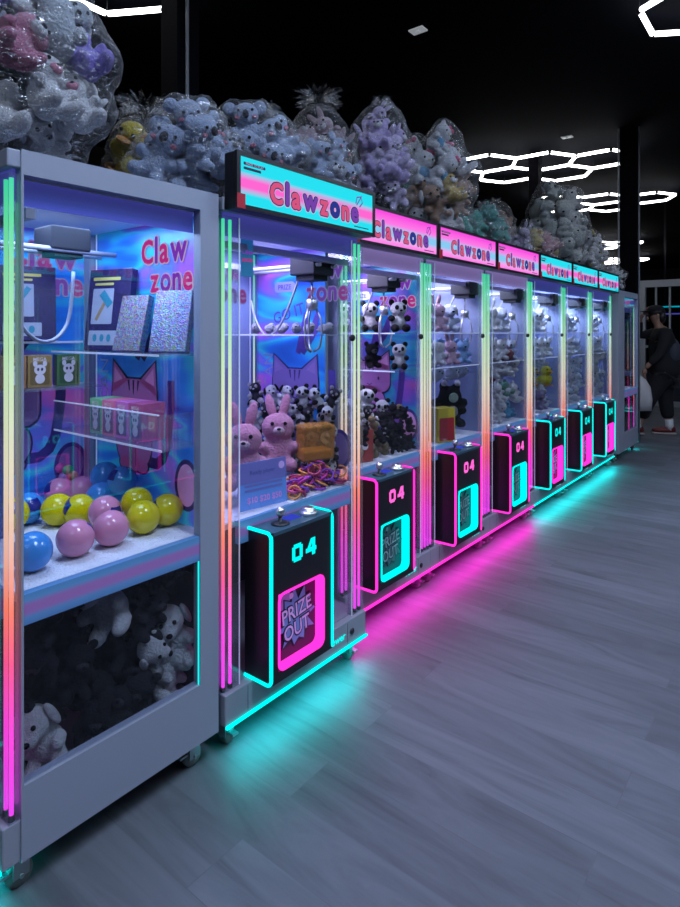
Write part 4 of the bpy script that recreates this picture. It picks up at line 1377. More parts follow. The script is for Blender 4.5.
def past_layers(d, rg):
    if 0.02 < d[2] < 0.14 and rg.random() < 0.8: return ('bear', Pm((0.30, 0.22, 0.8), WH), 'violet bear plush')
    return rg.choice([('bunny', Pm(WH, PK), 'white bunny plush'), ('seal', Pm((0.62, 0.70, 0.78)), 'pale grey seal plush'), ('bear', Pm((0.62, 0.22, 0.36), WH), 'pink bear plush'), ('dog', Pm(WH, (0.5, 0.52, 0.6)), 'white dog plush'), ('seal', Pm((0.5, 0.48, 0.5)), 'cream seal plush')])


bag((-1.90, 0.80), (0.29, 0.26, 0.70), TOPZ, 34, 0.103, past_layers, 11, 'huge clear bag of pastel plush on top of the white end cabinet', 'in the hugest bag', knot=0.05, knot_at=(0.1, 0.14))
bag((-2.14, 1.42), (0.12, 0.17, 0.50), TOPZ, 5, 0.115, [('duck', Pm(YL, (0.75, 0.3, 0.03)), 'yellow duck plush')], 12, 'clear bag of yellow plush behind the grey-blue koala bag', 'in the yellow bag', knot=0.12)
bag((-1.78, 1.37), (0.20, 0.20, 0.38), TOPZ, 8, 0.108, KO, 13, 'clear bag of grey-blue koalas right of the yellow bag', 'in the bag beside the yellow one', knot=0.05)
bag((-1.84, 1.79), (0.19, 0.19, 0.54), TOPZ, 10, 0.115, KO, 14, 'clear bag of grey-blue koalas behind the cyan header sign', 'in the bag behind the cyan header', knot=0.08)
bag((-1.91, 2.28), (0.17, 0.20, 0.55), TOPZ, 11, 0.105, [('koala', Pm(GB), 'grey-blue koala plush'), ('bear', Pm((0.33, 0.38, 0.5), WH), 'slate bear plush')], 15, 'clear bag of slate-blue plush behind the first pink header sign', 'in the slate-blue bag', knot=0.05)
bag((-2.26, 2.66), (0.16, 0.22, 1.04), TOPZ, 26, 0.105, [('bear', Pm(PP, WH), 'pale pink bear plush'), ('bunny', Pm((0.6, 0.45, 0.52), WH), 'rosy bunny plush')], 16, 'tall clear bag of pale pink plush behind the slate-blue bag', 'in the tall rosy bag', knot=0.13)
bag((-1.88, 2.74), (0.155, 0.155, 0.98), TOPZ, 28, 0.09, [('bear', Pm((0.58, 0.46, 0.85), WH), 'lilac bear plush'), ('bunny', Pm((0.66, 0.55, 0.85), WH), 'mauve bunny plush')], 17, 'tall clear bag of lilac plush left of the white cat bag', 'in the tall lilac bag', knot=0.05)


def catbag(d, rg):
    if d[2] > 0.1: return ('cat', Pm((0.68, 0.7, 0.75), (0.8, 0.08, 0.25), third=(0.1, 0.35, 0.6)), 'white bow-tied cat plush')
    if d[2] > -0.12: return rg.choice([('frog', Pm(GR, (0.3, 0.5, 0.35)), 'green frog plush'), ('bear', Pm((0.55, 0.38, 0.08), WH), 'yellow bear plush'), ('dog', Pm((0.35, 0.2, 0.12), WH), 'brown dog plush')])
    return rg.choice([('frog', Pm(GR, (0.3, 0.5, 0.35)), 'green frog plush'), ('dog', Pm((0.6, 0.58, 0.6), (0.45, 0.28, 0.2)), 'white brown-eared dog plush')])


bag((-1.95, 3.44), (0.25, 0.26, 0.92), TOPZ, 22, 0.118, catbag, 18, 'tall clear bag with white bow-tied cats on top and green frogs below', 'in the tall cat bag', knot=0.05)
bag((-1.94, 4.14), (0.20, 0.21, 0.52), TOPZ, 13, 0.1, [('frog', Pm(GR, (0.1, 0.38, 0.32)), 'teal frog plush'), ('bear', Pm((0.05, 0.3, 0.27), (0.1, 0.4, 0.35)), 'teal bear plush')], 19, 'clear bag of teal green plush above the third pink header sign', 'in the teal bag', knot=0.04, mini=True)
bag((-2.2, 4.98), (0.17, 0.18, 0.84), TOPZ, 9, 0.12, [('bear', Pm(BRN, (0.35, 0.2, 0.1)), 'brown bear plush')], 20, 'clear bag of brown plush between the teal bag and big white bag', 'in the brown bag', knot=0.05, mini=True)
bag((-1.90, 4.72), (0.15, 0.13, 0.46), TOPZ, 8, 0.085, [('bunny', Pm((0.45, 0.4, 0.55)), 'lilac bunny plush')], 21, 'small clear bag of lilac plush beside the teal bag', 'in the small lilac bag', knot=0.04, mini=True)
bag((-2.03, 6.02), (0.29, 0.30, 1.06), TOPZ, 30, 0.125, [('dog', Pm((0.5, 0.56, 0.55), (0.4, 0.45, 0.45)), 'pale green dog plush'), ('bear', Pm((0.55, 0.58, 0.58), WH), 'white bear plush'), ('seal', Pm((0.48, 0.54, 0.52)), 'pale seal plush')], 22, 'biggest far clear bag, filled with whitish plush, under the honeycomb light', 'in the biggest far bag', knot=0.09, mini=True)
bag((-1.92, 5.30), (0.17, 0.20, 0.53), TOPZ, 11, 0.1, [('bear', Pm((0.6, 0.36, 0.4), WH), 'rosy bear plush'), ('duck', Pm((0.6, 0.5, 0.22), (0.6, 0.3, 0.1)), 'pale yellow duck plush')], 23, 'clear bag of rosy and pale yellow plush before the biggest far bag', 'in the rosy-yellow bag', knot=0.04, mini=True)
bag((-1.96, 6.82), (0.2, 0.24, 0.74), TOPZ, 15, 0.11, [('dog', Pm((0.55, 0.58, 0.62), (0.6, 0.5, 0.1)), 'white yellow-eared dog plush'), ('bear', Pm(WH, (0.6, 0.5, 0.1)), 'white bear plush')], 24, 'clear bag of white plush above the farthest header sign', 'above the farthest header', knot=0.05, mini=True)
bag((-1.86, 7.45), (0.13, 0.16, 0.4), TOPZ, 6, 0.1, [('bear', Pm(BRN, (0.4, 0.25, 0.15)), 'brown bear plush'), ('bear', Pm(WH, BRN), 'white bear plush')], 25, 'small clear bag of brown plush on the far white cabinet', 'on the far white cabinet', knot=0.05, mini=True)

# ------------------------------------------------------------------ contents of the white end cabinet (world coordinates)
lo, hi = (-1.86, 0.69, 0.21), (-1.572, 1.285, 0.725)
f_, s_ = in_box(lo, hi)
Pp, Rp = pack(56, 0.08, f_, 5, g=(0.5, 0, -1), start=s_, it=240)
rg = random.Random(3)
whites = [(at(106, 596, x=-1.655), 0.112, -0.9, 0.5), (at(150, 650, x=-1.65), 0.091, 0.6, 0.9), (at(186, 622, x=-1.665), 0.107, -0.6, 0.2), (at(188, 662, x=-1.66), 0.095, 0.3, -0.5), (at(40, 752, x=-1.66), 0.100, -0.7, 0.3)]
for w, r_, yw, rl in whites:
    w.z = min(max(w.z, 0.215 + r_), 0.73 - r_)
    fit(plush('dog', Pm((0.85, 0.82, 0.8), (0.75, 0.73, 0.72)), w, r_ * 1.12, yaw=yw, roll=rl, pitch=0.2, look='white dog plush', place='behind the lower window'), (None, 0.69, 0.207), (-1.562, 1.268, 0.733))
for p, r_ in zip(Pp, Rp):
    if min((Vector(p) - w[0]).length - w[1] - r_ * 0.4 for w in whites) < 0 and p[0] > -1.72: continue
    g_ = rg.choice((0.013, 0.022, 0.036))
    fit(plush('bear', Pm((g_, g_, g_ * 1.25), (0.06, 0.06, 0.07)), p, r_ * 1.12, look='black bear plush', place='behind the lower window', rot=rand_rot(rg, -0.3, 1.0, 0.8)), (None, 0.69, 0.207), (-1.562, 1.268, 0.733))

# vinyl balls on the carpet
ball_cols = {'blue': (0.05, 0.30, 0.75), 'pink': (0.72, 0.27, 0.42), 'yellow': (0.72, 0.62, 0.0)}
bm_ = {}
for k, c in ball_cols.items(): bm_[k] = mat('vinyl_' + k, c, 0.14)
bm_['navy'] = mat('vinyl_navy', (0.015, 0.02, 0.22), 0.2)
BR = 0.053


def ball_mesh():
    mb = MB()
    n, v = 24, 16
    rows = [[(BR * math.cos(PI * i / v - PI / 2 if 0 < i < v else (PI / 2 - 0.03) * (1 if i else -1)) * math.cos(2 * PI * j / n), BR * math.cos(PI * i / v - PI / 2 if 0 < i < v else (PI / 2 - 0.03)) * math.sin(2 * PI * j / n), BR * math.sin(PI * i / v - PI / 2)) for j in range(n)] for i in range(v + 1)]
    V = mb.grid(rows, 0, True)
    mb.bm.faces.ensure_lookup_table()
    for f in mb.bm.faces:
        c = f.calc_center_median()
        if c.z > 0.0 and c.z < BR * 0.72 and abs(math.atan2(c.y, c.x)) < 0.42: f.material_index = 1
    for row in (V[0][::-1], V[-1]):
        f = mb.bm.faces.new(row); f.smooth = True
    return mb.data('vinyl_ball')


bme = ball_mesh()
bme.materials.append(bm_['blue']); bme.materials.append(bm_['navy'])
bme.update()
Z0 = 0.757 + BR + 0.001
balls = [('blue', 32, 551.5, 0, 3.0), ('pink', 75.4, 538, 0, 2.5), ('pink', 111, 528, 0, 3.6), ('yellow', 143.4, 517, 0, 3.0), ('yellow', 172.5, 508, 0, -1.0), ('yellow', 137, 503, 0.02, 3.2),
         ('pink', 105, 512, 0.012, 1.2), ('yellow', 79.5, 510, 0, -0.9), ('yellow', 57.5, 509.5, 0, 3.1), ('blue', 28, 508, 0, 1.0), ('yellow', 12, 514, 0, 0.8), ('pink', 54, 490, 0.0, -0.6),
         ('pink', 82, 490, 0.0, 3.0), ('blue', 101, 497, 0, 2.6), ('blue', 133, 493, 0, 3.0), ('blue', 105, 476, 1, 3.4), ('blue', 122.4, 481, 1, -0.7)]
for col, px, py, lift, yaw in balls:
    Z = FPX * (CAM_Z - Z0 - (0.06 if lift == 1 else lift)) / (py - HOR)
    p = at(px, py, Z=Z)
    p.x = min(max(p.x, -2.22), -1.63); p.y = min(max(p.y, 0.70), 1.225)
    o = bpy.data.objects.new('vinyl_ball', bme); C.objects.link(o)
    o.material_slots[0].link = 'OBJECT'; o.material_slots[0].material = bm_[col]
    o.location = p
    o.rotation_euler = (rnd.uniform(-0.6, 0.6), rnd.uniform(-0.3, 0.5), -1.0 + yaw)
    o['category'] = 'ball'; o['group'] = 'vinyl balls on the white carpet'
    REC.append((o, 'glossy %s vinyl ball' % col, 'on the white carpet', p.copy()))

# small play balls in the chute corner
for i, (px, py, col, nm) in enumerate(((52, 464, (0.05, 0.6, 0.2), 'green'), (68, 470, (0.05, 0.6, 0.2), 'green'), (44, 470, (0.85, 0.35, 0.1), 'orange'), (52, 476, (0.2, 0.3, 0.8), 'blue'), (64, 477, (0.6, 0.3, 0.7), 'lilac'), (60, 468, (0.85, 0.1, 0.4), 'magenta'), (46, 462, (0.5, 0.2, 0.7), 'violet'), (73, 476, (0.85, 0.3, 0.2), 'coral'))):
    p = at(px, py, Z=2.32)
    b = MB(); b.ell((0, 0, 0), 0.02, 0, 14, 10)
    o = b.build('play_ball', mat('play_ball_' + nm, col, 0.3)); o.location = p
    o['category'] = 'ball'; o['group'] = 'small play balls in the cabinet corner'
    REC.append((o, 'small %s play ball' % nm, 'beyond the vinyl balls', p.copy()))


def obox(name, c, size, yaw, lean, mats, label, cat, design=None, group=None, roll=0.0):
    """a box standing at c (bottom centre) facing local +x; design(plane) prints its front"""
    w, h, d = size
    root_m = MB()
    root_m.box(-d / 2, d / 2, -w / 2, w / 2, 0, h, 0, 0.0015)
    o = root_m.build(name, mats[0])
    o.location = c
    o.rotation_euler = (roll, -lean, yaw)
    tag(o, label, cat, group)
    if design:
        pl = Plane((d / 2 + 0.0003, -w / 2, 0), (0, 1, 0), (0, 0, 1)); pl.k = 0.0006
        design(pl, w, h)
        pl.build('front_print', mats[1:], o)
    return o


pk_dark = mat('violet_speckled_card', (0.022, 0.012, 0.075), 0.5, var=0.9, bscale=60)
card = mat('white_card', (0.36, 0.38, 0.46), 0.5)
teal = mat('teal_print', (0.03, 0.25, 0.33), 0.5)
wood = mat('tan_print', (0.35, 0.22, 0.1), 0.5)
yel = mat('yellow_print', (0.6, 0.5, 0.12), 0.5)


def tool_pack(kind):
    def d(pl, w, h):
        pl.rrect(w * 0.1, w * 0.75, h * 0.86, h * 0.90, 0.003, 3, 1); pl.rrect(w * 0.15, w * 0.6, h * 0.80, h * 0.83, 0.003, 3, 1)
        pl.rrect(w * 0.12, w * 0.62, h * 0.32, h * 0.76, 0.005, 0, 1)
        if kind == 'hammer':
            pl.stroke([(w * 0.24, h * 0.37), (w * 0.45, h * 0.62)], 0.014, 2, 2)
            pl.stroke([(w * 0.34, h * 0.71), (w * 0.56, h * 0.55)], 0.03, 1, 3)
        else:
            pl.stroke([(w * 0.22, h * 0.38), (w * 0.34, h * 0.5)], 0.014, 2, 2)
            pl.stroke([(w * 0.26, h * 0.52), (w * 0.4, h * 0.43)], 0.012, 1, 3)
            pl.stroke([(w * 0.33, h * 0.49), (w * 0.54, h * 0.71)], 0.018, 1, 3)
        pl.rrect(w * 0.1, w * 0.75, h * 0.06, h * 0.24, 0.004, 0, 1)
        for q in (0.25, 0.42, 0.58): pl.ell(w * q, h * 0.15, 0.010, 0.014, 1, 2, 10)
    return d


A_back = 1.29
obox('toy_pack', (-2.03, 1.19, 1.342), (0.20, 0.30, 0.03), R(-75), 0.12, [pk_dark, card, teal, wood, yel], 'dark violet toy pack showing a hammer, at the corner of the upper shelf', 'toy box', tool_pack('hammer'))
obox('toy_pack', (-2.22, 0.99, 1.378), (0.19, 0.27, 0.03), R(-20), 0.1, [pk_dark, card, teal, wood, yel], 'dark violet toy pack showing a short blade, on the rear shelf', 'toy box', tool_pack('blade'))
gl1, gl2 = glitter('silver_glitter', (0.55, 0.48, 0.55)), glitter('lilac_glitter', (0.42, 0.42, 0.62))
obox('notebook', (-1.87, 1.175, 1.342), (0.125, 0.20, 0.028), R(-78), 0.25, [gl1], 'silver glitter notebook leaning on the upper shelf, left of its twin', 'notebook', group='glitter notebooks')
obox('notebook', (-1.665, 1.195, 1.342), (0.135, 0.21, 0.03), R(-66), 0.25, [gl2], 'lilac silver glitter notebook leaning nearest the white frame post', 'notebook', group='glitter notebooks')
bxm = [mat(n_, c_, 0.4, emit=c_, es=0.25) for n_, c_ in (('green_card', (0.15, 0.42, 0.22)), ('rose_card', (0.6, 0.16, 0.3)), ('orchid_card', (0.5, 0.14, 0.45)), ('plum_card', (0.35, 0.07, 0.2)))]  # cards and figure print glow slightly, standing in for light under the shelf
fig_w = mat('figure_print_white', (0.6, 0.57, 0.65), 0.5, emit=(0.6, 0.57, 0.65), es=0.15)


def fig_box(i):
    def d(pl, w, h):
        pl.text('MEGA', w * 0.5, h * 0.88, 0.012, 0, 1, 0.01)
        pl.rrect(w * 0.1, w * 0.9, h * 0.08, h * 0.78, 0.006, 1, 1)
        pl.ell(w * 0.5, h * 0.55, w * 0.24, h * 0.16, 0, 2); pl.ell(w * 0.3, h * 0.74, w * 0.09, h * 0.09, 0, 2); pl.ell(w * 0.7, h * 0.74, w * 0.09, h * 0.09, 0, 2)
        pl.ell(w * 0.5, h * 0.27, w * 0.2, h * 0.15, 0, 2)
        pl.ell(w * 0.42, h * 0.56, 0.004, 0.006, 2, 3, 10); pl.ell(w * 0.58, h * 0.56, 0.004, 0.006, 2, 3, 10)
    return d


cx_ = -2.02
for i, (nm, mm) in enumerate((('green', bxm[0]), ('rose', bxm[1]), ('orchid', bxm[2]), ('plum', bxm[3]))):
    obox('figure_box', (cx_ + i * 0.083, 1.185, 1.047), (0.078, 0.125, 0.09), R(-90), 0, [mm, fig_w, mat('inner_' + nm, [c * 1.5 for c in (0.1, 0.14, 0.1)] if i == 0 else (0.3, 0.12, 0.24), 0.5), M['txt_dark']],
         '%s small figure box in the clear bin on the lower shelf' % nm, 'toy box', fig_box(i), group='figure boxes in the clear bin')
# bin lip of the lower shelf, part of the cabinet (cabinet-local coordinates)
lip = MB(); lip.box(-mA_D + 0.186, -mA_D + 0.19, 0.06, mA_W - 0.05, 1.045, 1.15); lip.box(-mA_D + 0.03, -mA_D + 0.186, mA_W - 0.054, mA_W - 0.05, 1.045, 1.15)
lp = lip.build('shelf_bin', M['acrylic'], mA)
le = MB(); le.box(-mA_D + 0.185, -mA_D + 0.191, 0.06, mA_W - 0.05, 1.15, 1.154)
le.build('bin_edge', M['acrylic_edge'], lp)
for i, (nm, cc, yy) in enumerate((('orange', (0.42, 0.2, 0.08), 0.93), ('amber', (0.4, 0.25, 0.08), 1.02), ('green and black', (0.08, 0.2, 0.06), 1.125))):
    obox('figure_box', (-2.2, yy, 1.212), (0.08, 0.115, 0.06), R(-12), 0, [mat('card_%d' % i, cc, 0.4), fig_w, mat('inner_%d' % i, [c * 0.5 for c in cc], 0.5), M['txt_dark']],
         '%s figure box on the rear shelf below the blade pack' % nm, 'toy box', fig_box(i), group='figure boxes on the rear shelf')
# prize chute box of clear blue acrylic, part of the cabinet
cu = MB()
for q in ((-0.19, -0.185, 0.06, 0.30), (-0.06, -0.055, 0.06, 0.30), (-0.19, -0.055, 0.06, 0.065), (-0.19, -0.055, 0.295, 0.30)): cu.box(*q, 0.758, 0.985)
cu.build('prize_chute', clear('blue_acrylic', (0.35, 0.6, 0.95), 0.12, 0.02, 0.25, (0.1, 0.35, 0.8)), mA)
# claw cable seen in the side window
w = MB()
ps = [at(8, 298, x=-1.85), at(16, 318, x=-1.85), at(28, 335, x=-1.86), at(42, 343, x=-1.88), at(56, 340, x=-1.9), at(68, 325, x=-1.93), at(72, 300, x=-1.93), at(74, 262, x=-1.92)]
inv = (Matrix.Translation(A0) @ Matrix.Rotation(R(-90), 4, 'Z')).inverted()
cps = []
for i in range(len(ps) - 1):
    for k in range(4): cps.append(inv @ ps[i].lerp(ps[i + 1], k / 4))
for _ in range(3): cps = [cps[0]] + [(cps[i - 1] + cps[i] * 2 + cps[i + 1]) / 4 for i in range(1, len(cps) - 1)] + [cps[-1]]
w.tube(cps, 0.006, 0, 7)
w.build('claw_cable', M['white'], mA)

# ------------------------------------------------------------------ contents of the pulled-forward machine (B)
PNK = Pm((0.75, 0.30, 0.48), (0.75, 0.5, 0.6))
plush('bunny', PNK, (-1.77, 1.62, 0.925), 0.155, yaw=-0.75, pitch=-0.15, look='big pink bunny plush', place='slumped against the glass', label='big pink bunny plush slumped at the left inside the pulled-forward machine')
plush('bunny', PNK, (-1.80, 1.845, 0.945), 0.150, yaw=-0.75, pitch=-0.2, label='big pink bunny plush leaning behind the blue price card')
plush('dog', Pm((0.33, 0.15, 0.07), (0.62, 0.6, 0.6), white=WH), (-1.98, 1.56, 1.46), 0.085, yaw=-0.5, label='brown dog plush on the small upper corner ledge')
p = at(247, 256, x=-1.60)
obox('hanging_card', (p.x, p.y, p.z - 0.075), (0.055, 0.15, 0.004), -0.1, 0, [mat('teal_card', (0.03, 0.2, 0.35), 0.4, emit=(0.02, 0.2, 0.4), es=0.3), M['art_red'], M['art_purple']], 'small teal card hanging inside the glass under the header', 'card', lambda pl, w_, h_: (pl.text('Claw', w_ * 0.5, h_ * 0.6, 0.018, 1, 1, 0.02), pl.text('zone', w_ * 0.5, h_ * 0.42, 0.018, 0, 1, 0.02)))
# price card against the glass
pcard = mat('sky_blue_card', (0.10, 0.25, 0.62), 0.35, emit=(0.08, 0.2, 0.6), es=0.25)


def price(pl, w_, h_):
    pl.poly([(0, h_ * 0.55), (w_, h_ * 0.55), (w_, h_), (0, h_)], 1, 1)
    pl.text('Ready player', w_ * 0.5, h_ * 0.78, 0.016, 2, 2, 0.0)
    for q in (0.48, 0.38): pl.rrect(w_ * 0.12, w_ * 0.9, h_ * q, h_ * (q + 0.05), 0.003, 1, 2)
    pl.text('$10 $20 $50', w_ * 0.52, h_ * 0.2, 0.022, 3, 2, 0.02)
    pl.ell(w_ * 0.9, h_ * 0.84, 0.014, 0.014, 0, 2)


obox('price_card', (-1.61, 1.575, 0.76), (0.22, 0.17, 0.004), -0.15, 0.08, [pcard, M['lilac_print'], mat('violet_card', (0.2, 0.2, 0.55), 0.4), mat('card_ink', (0.05, 0.08, 0.3), 0.5), mat('card_price', (0.5, 0.25, 0.6), 0.4, emit=(0.5, 0.2, 0.6), es=0.3)], 'blue and lilac price card standing inside the pulled-forward machine', 'card', price)
# black and white small plush drift at the back
f_, s_ = in_box((-2.17, 1.95, 0.76), (-1.60, 2.075, 1.17))
Pp, Rp = pack(30, 0.058, f_, 21, g=(0, 0.3, -1), start=s_)
for i, (p, r_) in enumerate(zip(Pp, Rp)):
    if i % 3 == 0: plush('dog', Pm(WH, BL), p, r_ * 1.05, look='small white dog plush', place='heaped behind the bunnies', rot=rand_rot(rg, -0.6))
    else: plush('panda', Pm((0.05, 0.05, 0.07), (0.5, 0.48, 0.5)) if i % 2 else Pm(WH, BL), p, r_ * 1.05, look='small dark panda plush' if i % 2 else 'small pale panda plush', place='heaped behind the bunnies', rot=rand_rot(rg, -0.6))
# white figures on the shelf
for i in range(6):
    plush('seal', Pm((0.6, 0.62, 0.72)), (-2.10 + i * 0.085, 2.0 + 0.01 * (i % 2), 1.428), 0.045, yaw=-0.4 + 0.5 * (i % 3 - 1), look='tiny white seal plush', place='on the clear shelf', mini=True)
# translucent gold box and bracelets
gold = clear('gold_plastic', (1.0, 0.75, 0.45), 0.15, 0.05, 0.4, (0.55, 0.25, 0.05))
g = MB(); g.box(-0.04, 0.04, -0.075, 0.075, 0, 0.15, 0, 0.01)
o = g.build('treat_box', gold); o.location = (-1.655, 1.915, 0.875); o.rotation_euler = (0, 0.1, -0.35)
g = MB(); g.box(-0.034, 0.034, -0.068, 0.068, 0.006, 0.045, 0, 0.008); g.build('contents', mat('amber_candy', (0.55, 0.3, 0.03), 0.4, bump=1, bscale=60), o)
tag(o, 'translucent amber treat box resting on the bracelets beside the right post', 'box')
br_c = [('magenta', mat('magenta_cord', (0.65, 0.03, 0.35), 0.5)), ('violet', mat('violet_cord', (0.25, 0.04, 0.5), 0.5)), ('orange', mat('orange_cord', (0.8, 0.3, 0.05), 0.5)), ('crimson', mat('crimson_cord', (0.5, 0.02, 0.12), 0.5))]
tor = MB()
tor.tube([(0.026 * math.cos(2 * PI * k / 16), 0.026 * math.sin(2 * PI * k / 16), 0) for k in range(16)], 0.0042, 0, 6, closed=True)
tme = tor.data('bracelet'); tme.materials.append(br_c[0][1])
rg2 = random.Random(9)
for i in range(84):
    nm, mm = br_c[i % 4]
    y = rg2.uniform(1.72, 2.04); x = rg2.uniform(-1.68, -1.59)
    zt = 0.766 + rg2.random() * 0.10 * max(0.25, 1 - abs(y - 1.90) / 0.26)
    o = bpy.data.objects.new('bracelet', tme); C.objects.link(o)
    o.material_slots[0].link = 'OBJECT'; o.material_slots[0].material = mm
    o.location = (x, y, zt); o.rotation_euler = (rg2.uniform(-0.7, 0.7), rg2.uniform(-0.7, 0.7), 0)
    tag(o, '%s cord bracelet in the loose heap beside the blue price card' % nm, 'bracelet', '%s bracelets in the heap' % nm)
plush('bear', Pm((0.2, 0.3, 0.55), WH), (-1.66, 1.93, 0.305), 0.10, yaw=-0.4, label='blue-grey bear plush at the bottom right inside the pulled-forward machine')

# ------------------------------------------------------------------ contents of the row machines
def heap(y0, n, r, choices, seed, place, zt=1.10, x=(-2.30, -1.76), mini=True, yb=None, g=(0.35, 0.1, -1), ya=0.05, start_hi=False):
    if start_hi: x = (x[0], -1.84)
    f_, s_ = in_box((x[0], y0 + ya, 0.76), (x[1], y0 + WM - 0.03, zt) if yb is None else (x[1], y0 + yb, zt))
    P_, R_ = pack(n, r, f_, seed, g=g, start=s_)
    q = random.Random(seed)
    for p, r_ in zip(P_, R_):
        k, pal, look = q.choice(choices)
        fit(plush(k, pal, p, r_ * 0.99, look=look, place=place, rot=rand_rot(q, -0.5, 0.7, 0.5), mini=mini), (-2.31, y0 + 0.025, 0.76), (-1.706, y0 + WM - 0.025, None))


def shelf_row(y0, z, n, r, choices, seed, place, mini=True):
    q = random.Random(seed)
    if y0 < 2.5: pts = [(-1.80 - 0.19 * i, WM - 0.03 - r * 0.95) for i in range(3)]
    elif z > 1.3: pts = [(-1.81, 0.17), (-1.81, 0.32), (-1.81, 0.47), (-1.95, 0.645), (-2.0, 0.44)]
    else: pts = [(-1.80, 0.15), (-1.80, 0.31), (-1.80, 0.47), (-1.80, 0.63), (-1.98, 0.6)]
    for x, yy in pts:
        k, pal, look = q.choice(choices)
        fit(plush(k, pal, (x, y0 + yy, z + r * 0.92), r, yaw=-0.7 + q.uniform(-0.35, 0.35), look=look, place=place, mini=mini), (None, None, z + 0.002), (-1.706, y0 + WM - 0.025, None))


yC, yD, yE, yF, yG, yH = rows_y
PAN = [('panda', Pm(WH, BL), 'white panda plush')]
shelf_row(yC, 1.405, 3, 0.10, PAN, 1, 'on the top shelf, first pink-lit machine', mini=False)
shelf_row(yC, 1.20, 4, 0.085, PAN + [('bear', Pm(BL, (0.1, 0.1, 0.1)), 'black bear plush')], 2, 'on the middle shelf, first pink-lit machine', mini=False)
heap(yC, 13, 0.095, PAN, 31, 'heaped in first pink-lit machine', zt=1.20, x=(-2.15, -1.84), mini=False)
heap(yC, 34, 0.05, [('bear', Pm((0.015, 0.014, 0.02), (0.3, 0.25, 0.1)), 'tiny black bear plush'), ('panda', Pm((0.04, 0.04, 0.05), WH), 'tiny dark panda plush'), ('duck', Pm((0.3, 0.22, 0.08), BRN), 'tiny bronze duck plush')], 32, 'at front, first pink-lit machine', zt=1.04, x=(-1.87, -1.715), g=(0.2, 0.5, -1))
obox('prize_tin', (-1.80, yC + 0.30, 0.76), (0.10, 0.16, 0.08), -0.4, 0, [mat('red_tin', (0.4, 0.05, 0.04), 0.4), fig_w], 'red prize box at left inside the first pink-lit machine', 'box', lambda pl, w_, h_: pl.ell(w_ * 0.5, h_ * 0.5, 0.02, 0.02, 0, 1))

DC = [('bear', Pm(LB, WH), 'blue bear plush'), ('bunny', Pm((0.7, 0.45, 0.6), WH), 'pink bunny plush'), ('cat', Pm(WH, (0.2, 0.4, 0.8), third=(0.7, 0.4, 0.5)), 'white cat plush'), ('dog', Pm((0.5, 0.6, 0.8), WH), 'pale blue dog plush')]
shelf_row(yD, 1.405, 4, 0.105, DC, 41, 'on top shelf, second pink-lit machine')
shelf_row(yD, 1.20, 4, 0.092, DC, 42, 'on middle shelf, second pink-lit machine')
heap(yD, 7, 0.085, [('seal', Pm((0.45, 0.5, 0.65)), 'silvery seal plush'), ('dog', Pm((0.5, 0.55, 0.72), WH), 'pale blue dog plush')], 43, 'heaped in second pink-lit machine', zt=1.17, x=(-2.0, -1.80), yb=0.30)
plush('monkey', Pm((0.006, 0.006, 0.008), (0.3, 0.42, 0.32), third=(0.25, 0.26, 0.3)), (-1.868, yD + 0.59, 0.935), 0.158, yaw=-0.75, label='big black plush monster with two white pompoms, in second pink-lit machine')
for xx, yy in ((-1.83, 0.33), (-1.81, 0.49), (-1.83, 0.645), (-1.97, 0.6)):
    plush('seal', Pm((0.5, 0.58, 0.75)), (xx, yD + yy, 1.15), 0.078, yaw=-0.6 + yy, look='silvery seal plush', place='piled over the big black plush')
obox('prize_tin', (-1.75, yD + 0.27, 0.76), (0.13, 0.20, 0.10), -0.35, 0, [mat('yellow_top_card', (0.4, 0.33, 0.03), 0.4), mat('crimson_print', (0.3, 0.02, 0.03), 0.4)], 'yellow and red prize box beside the big black plush', 'box', lambda pl, w_, h_: pl.rrect(w_ * 0.06, w_ * 0.94, h_ * 0.05, h_ * 0.72, 0.01, 0, 1))

WC = [('dog', Pm((0.6, 0.7, 0.92), WH), 'pale blue dog plush'), ('bear', Pm((0.8, 0.82, 0.9), WH), 'white bear plush'), ('bunny', Pm((0.82, 0.84, 0.92), WH), 'white bunny plush')]
shelf_row(yE, 1.405, 4, 0.108, WC, 51, 'on top shelf, third pink-lit machine')
shelf_row(yE, 1.20, 5, 0.092, WC, 52, 'on middle shelf, third pink-lit machine')
heap(yE, 21, 0.085, WC + [('bear', Pm((0.3, 0.04, 0.05), WH), 'red bear plush'), ('frog', Pm((0.15, 0.4, 0.3), WH), 'mint frog plush'), ('bear', Pm((0.05, 0.35, 0.55), WH), 'turquoise bear plush'), ('dog', Pm((0.5, 0.5, 0.6), BRN), 'grey dog plush')], 53, 'heaped in third pink-lit machine', zt=1.24, x=(-1.96, -1.708))
plush('seal', Pm((0.25, 0.05, 0.06)), (-1.80, yE + 0.52, 1.235), 0.09, yaw=0.6, label='dark red long plush lying on the heap, third pink-lit machine')
FC = [('dog', Pm((0.62, 0.74, 0.95), WH), 'pale blue dog plush'), ('bear', Pm((0.8, 0.84, 0.92), WH), 'white bear plush')]
for y0, sd, nm in ((yF, 61, 'machine after the pink ones'), (yG, 71, 'machine second from the end'), (yH, 81, 'machine with the farthest sign')):
    shelf_row(y0, 1.405, 4, 0.108, FC, sd, 'on top shelf, ' + nm)
    shelf_row(y0, 1.20, 5, 0.092, FC, sd + 1, 'on middle shelf, ' + nm)
    heap(y0, 21, 0.085, FC + [('bunny', Pm((0.82, 0.86, 0.92), WH), 'white bunny plush')], sd + 2, 'heaped in ' + nm, zt=1.26, x=(-1.94, -1.708), start_hi=y0 == yF)
plush('duck', Pm((0.8, 0.75, 0.0), (0.8, 0.3, 0.02)), (-1.76, yF + 0.52, 1.05), 0.105, yaw=-0.5, label='bright yellow duck plush behind the glass of the machine after the pink ones')
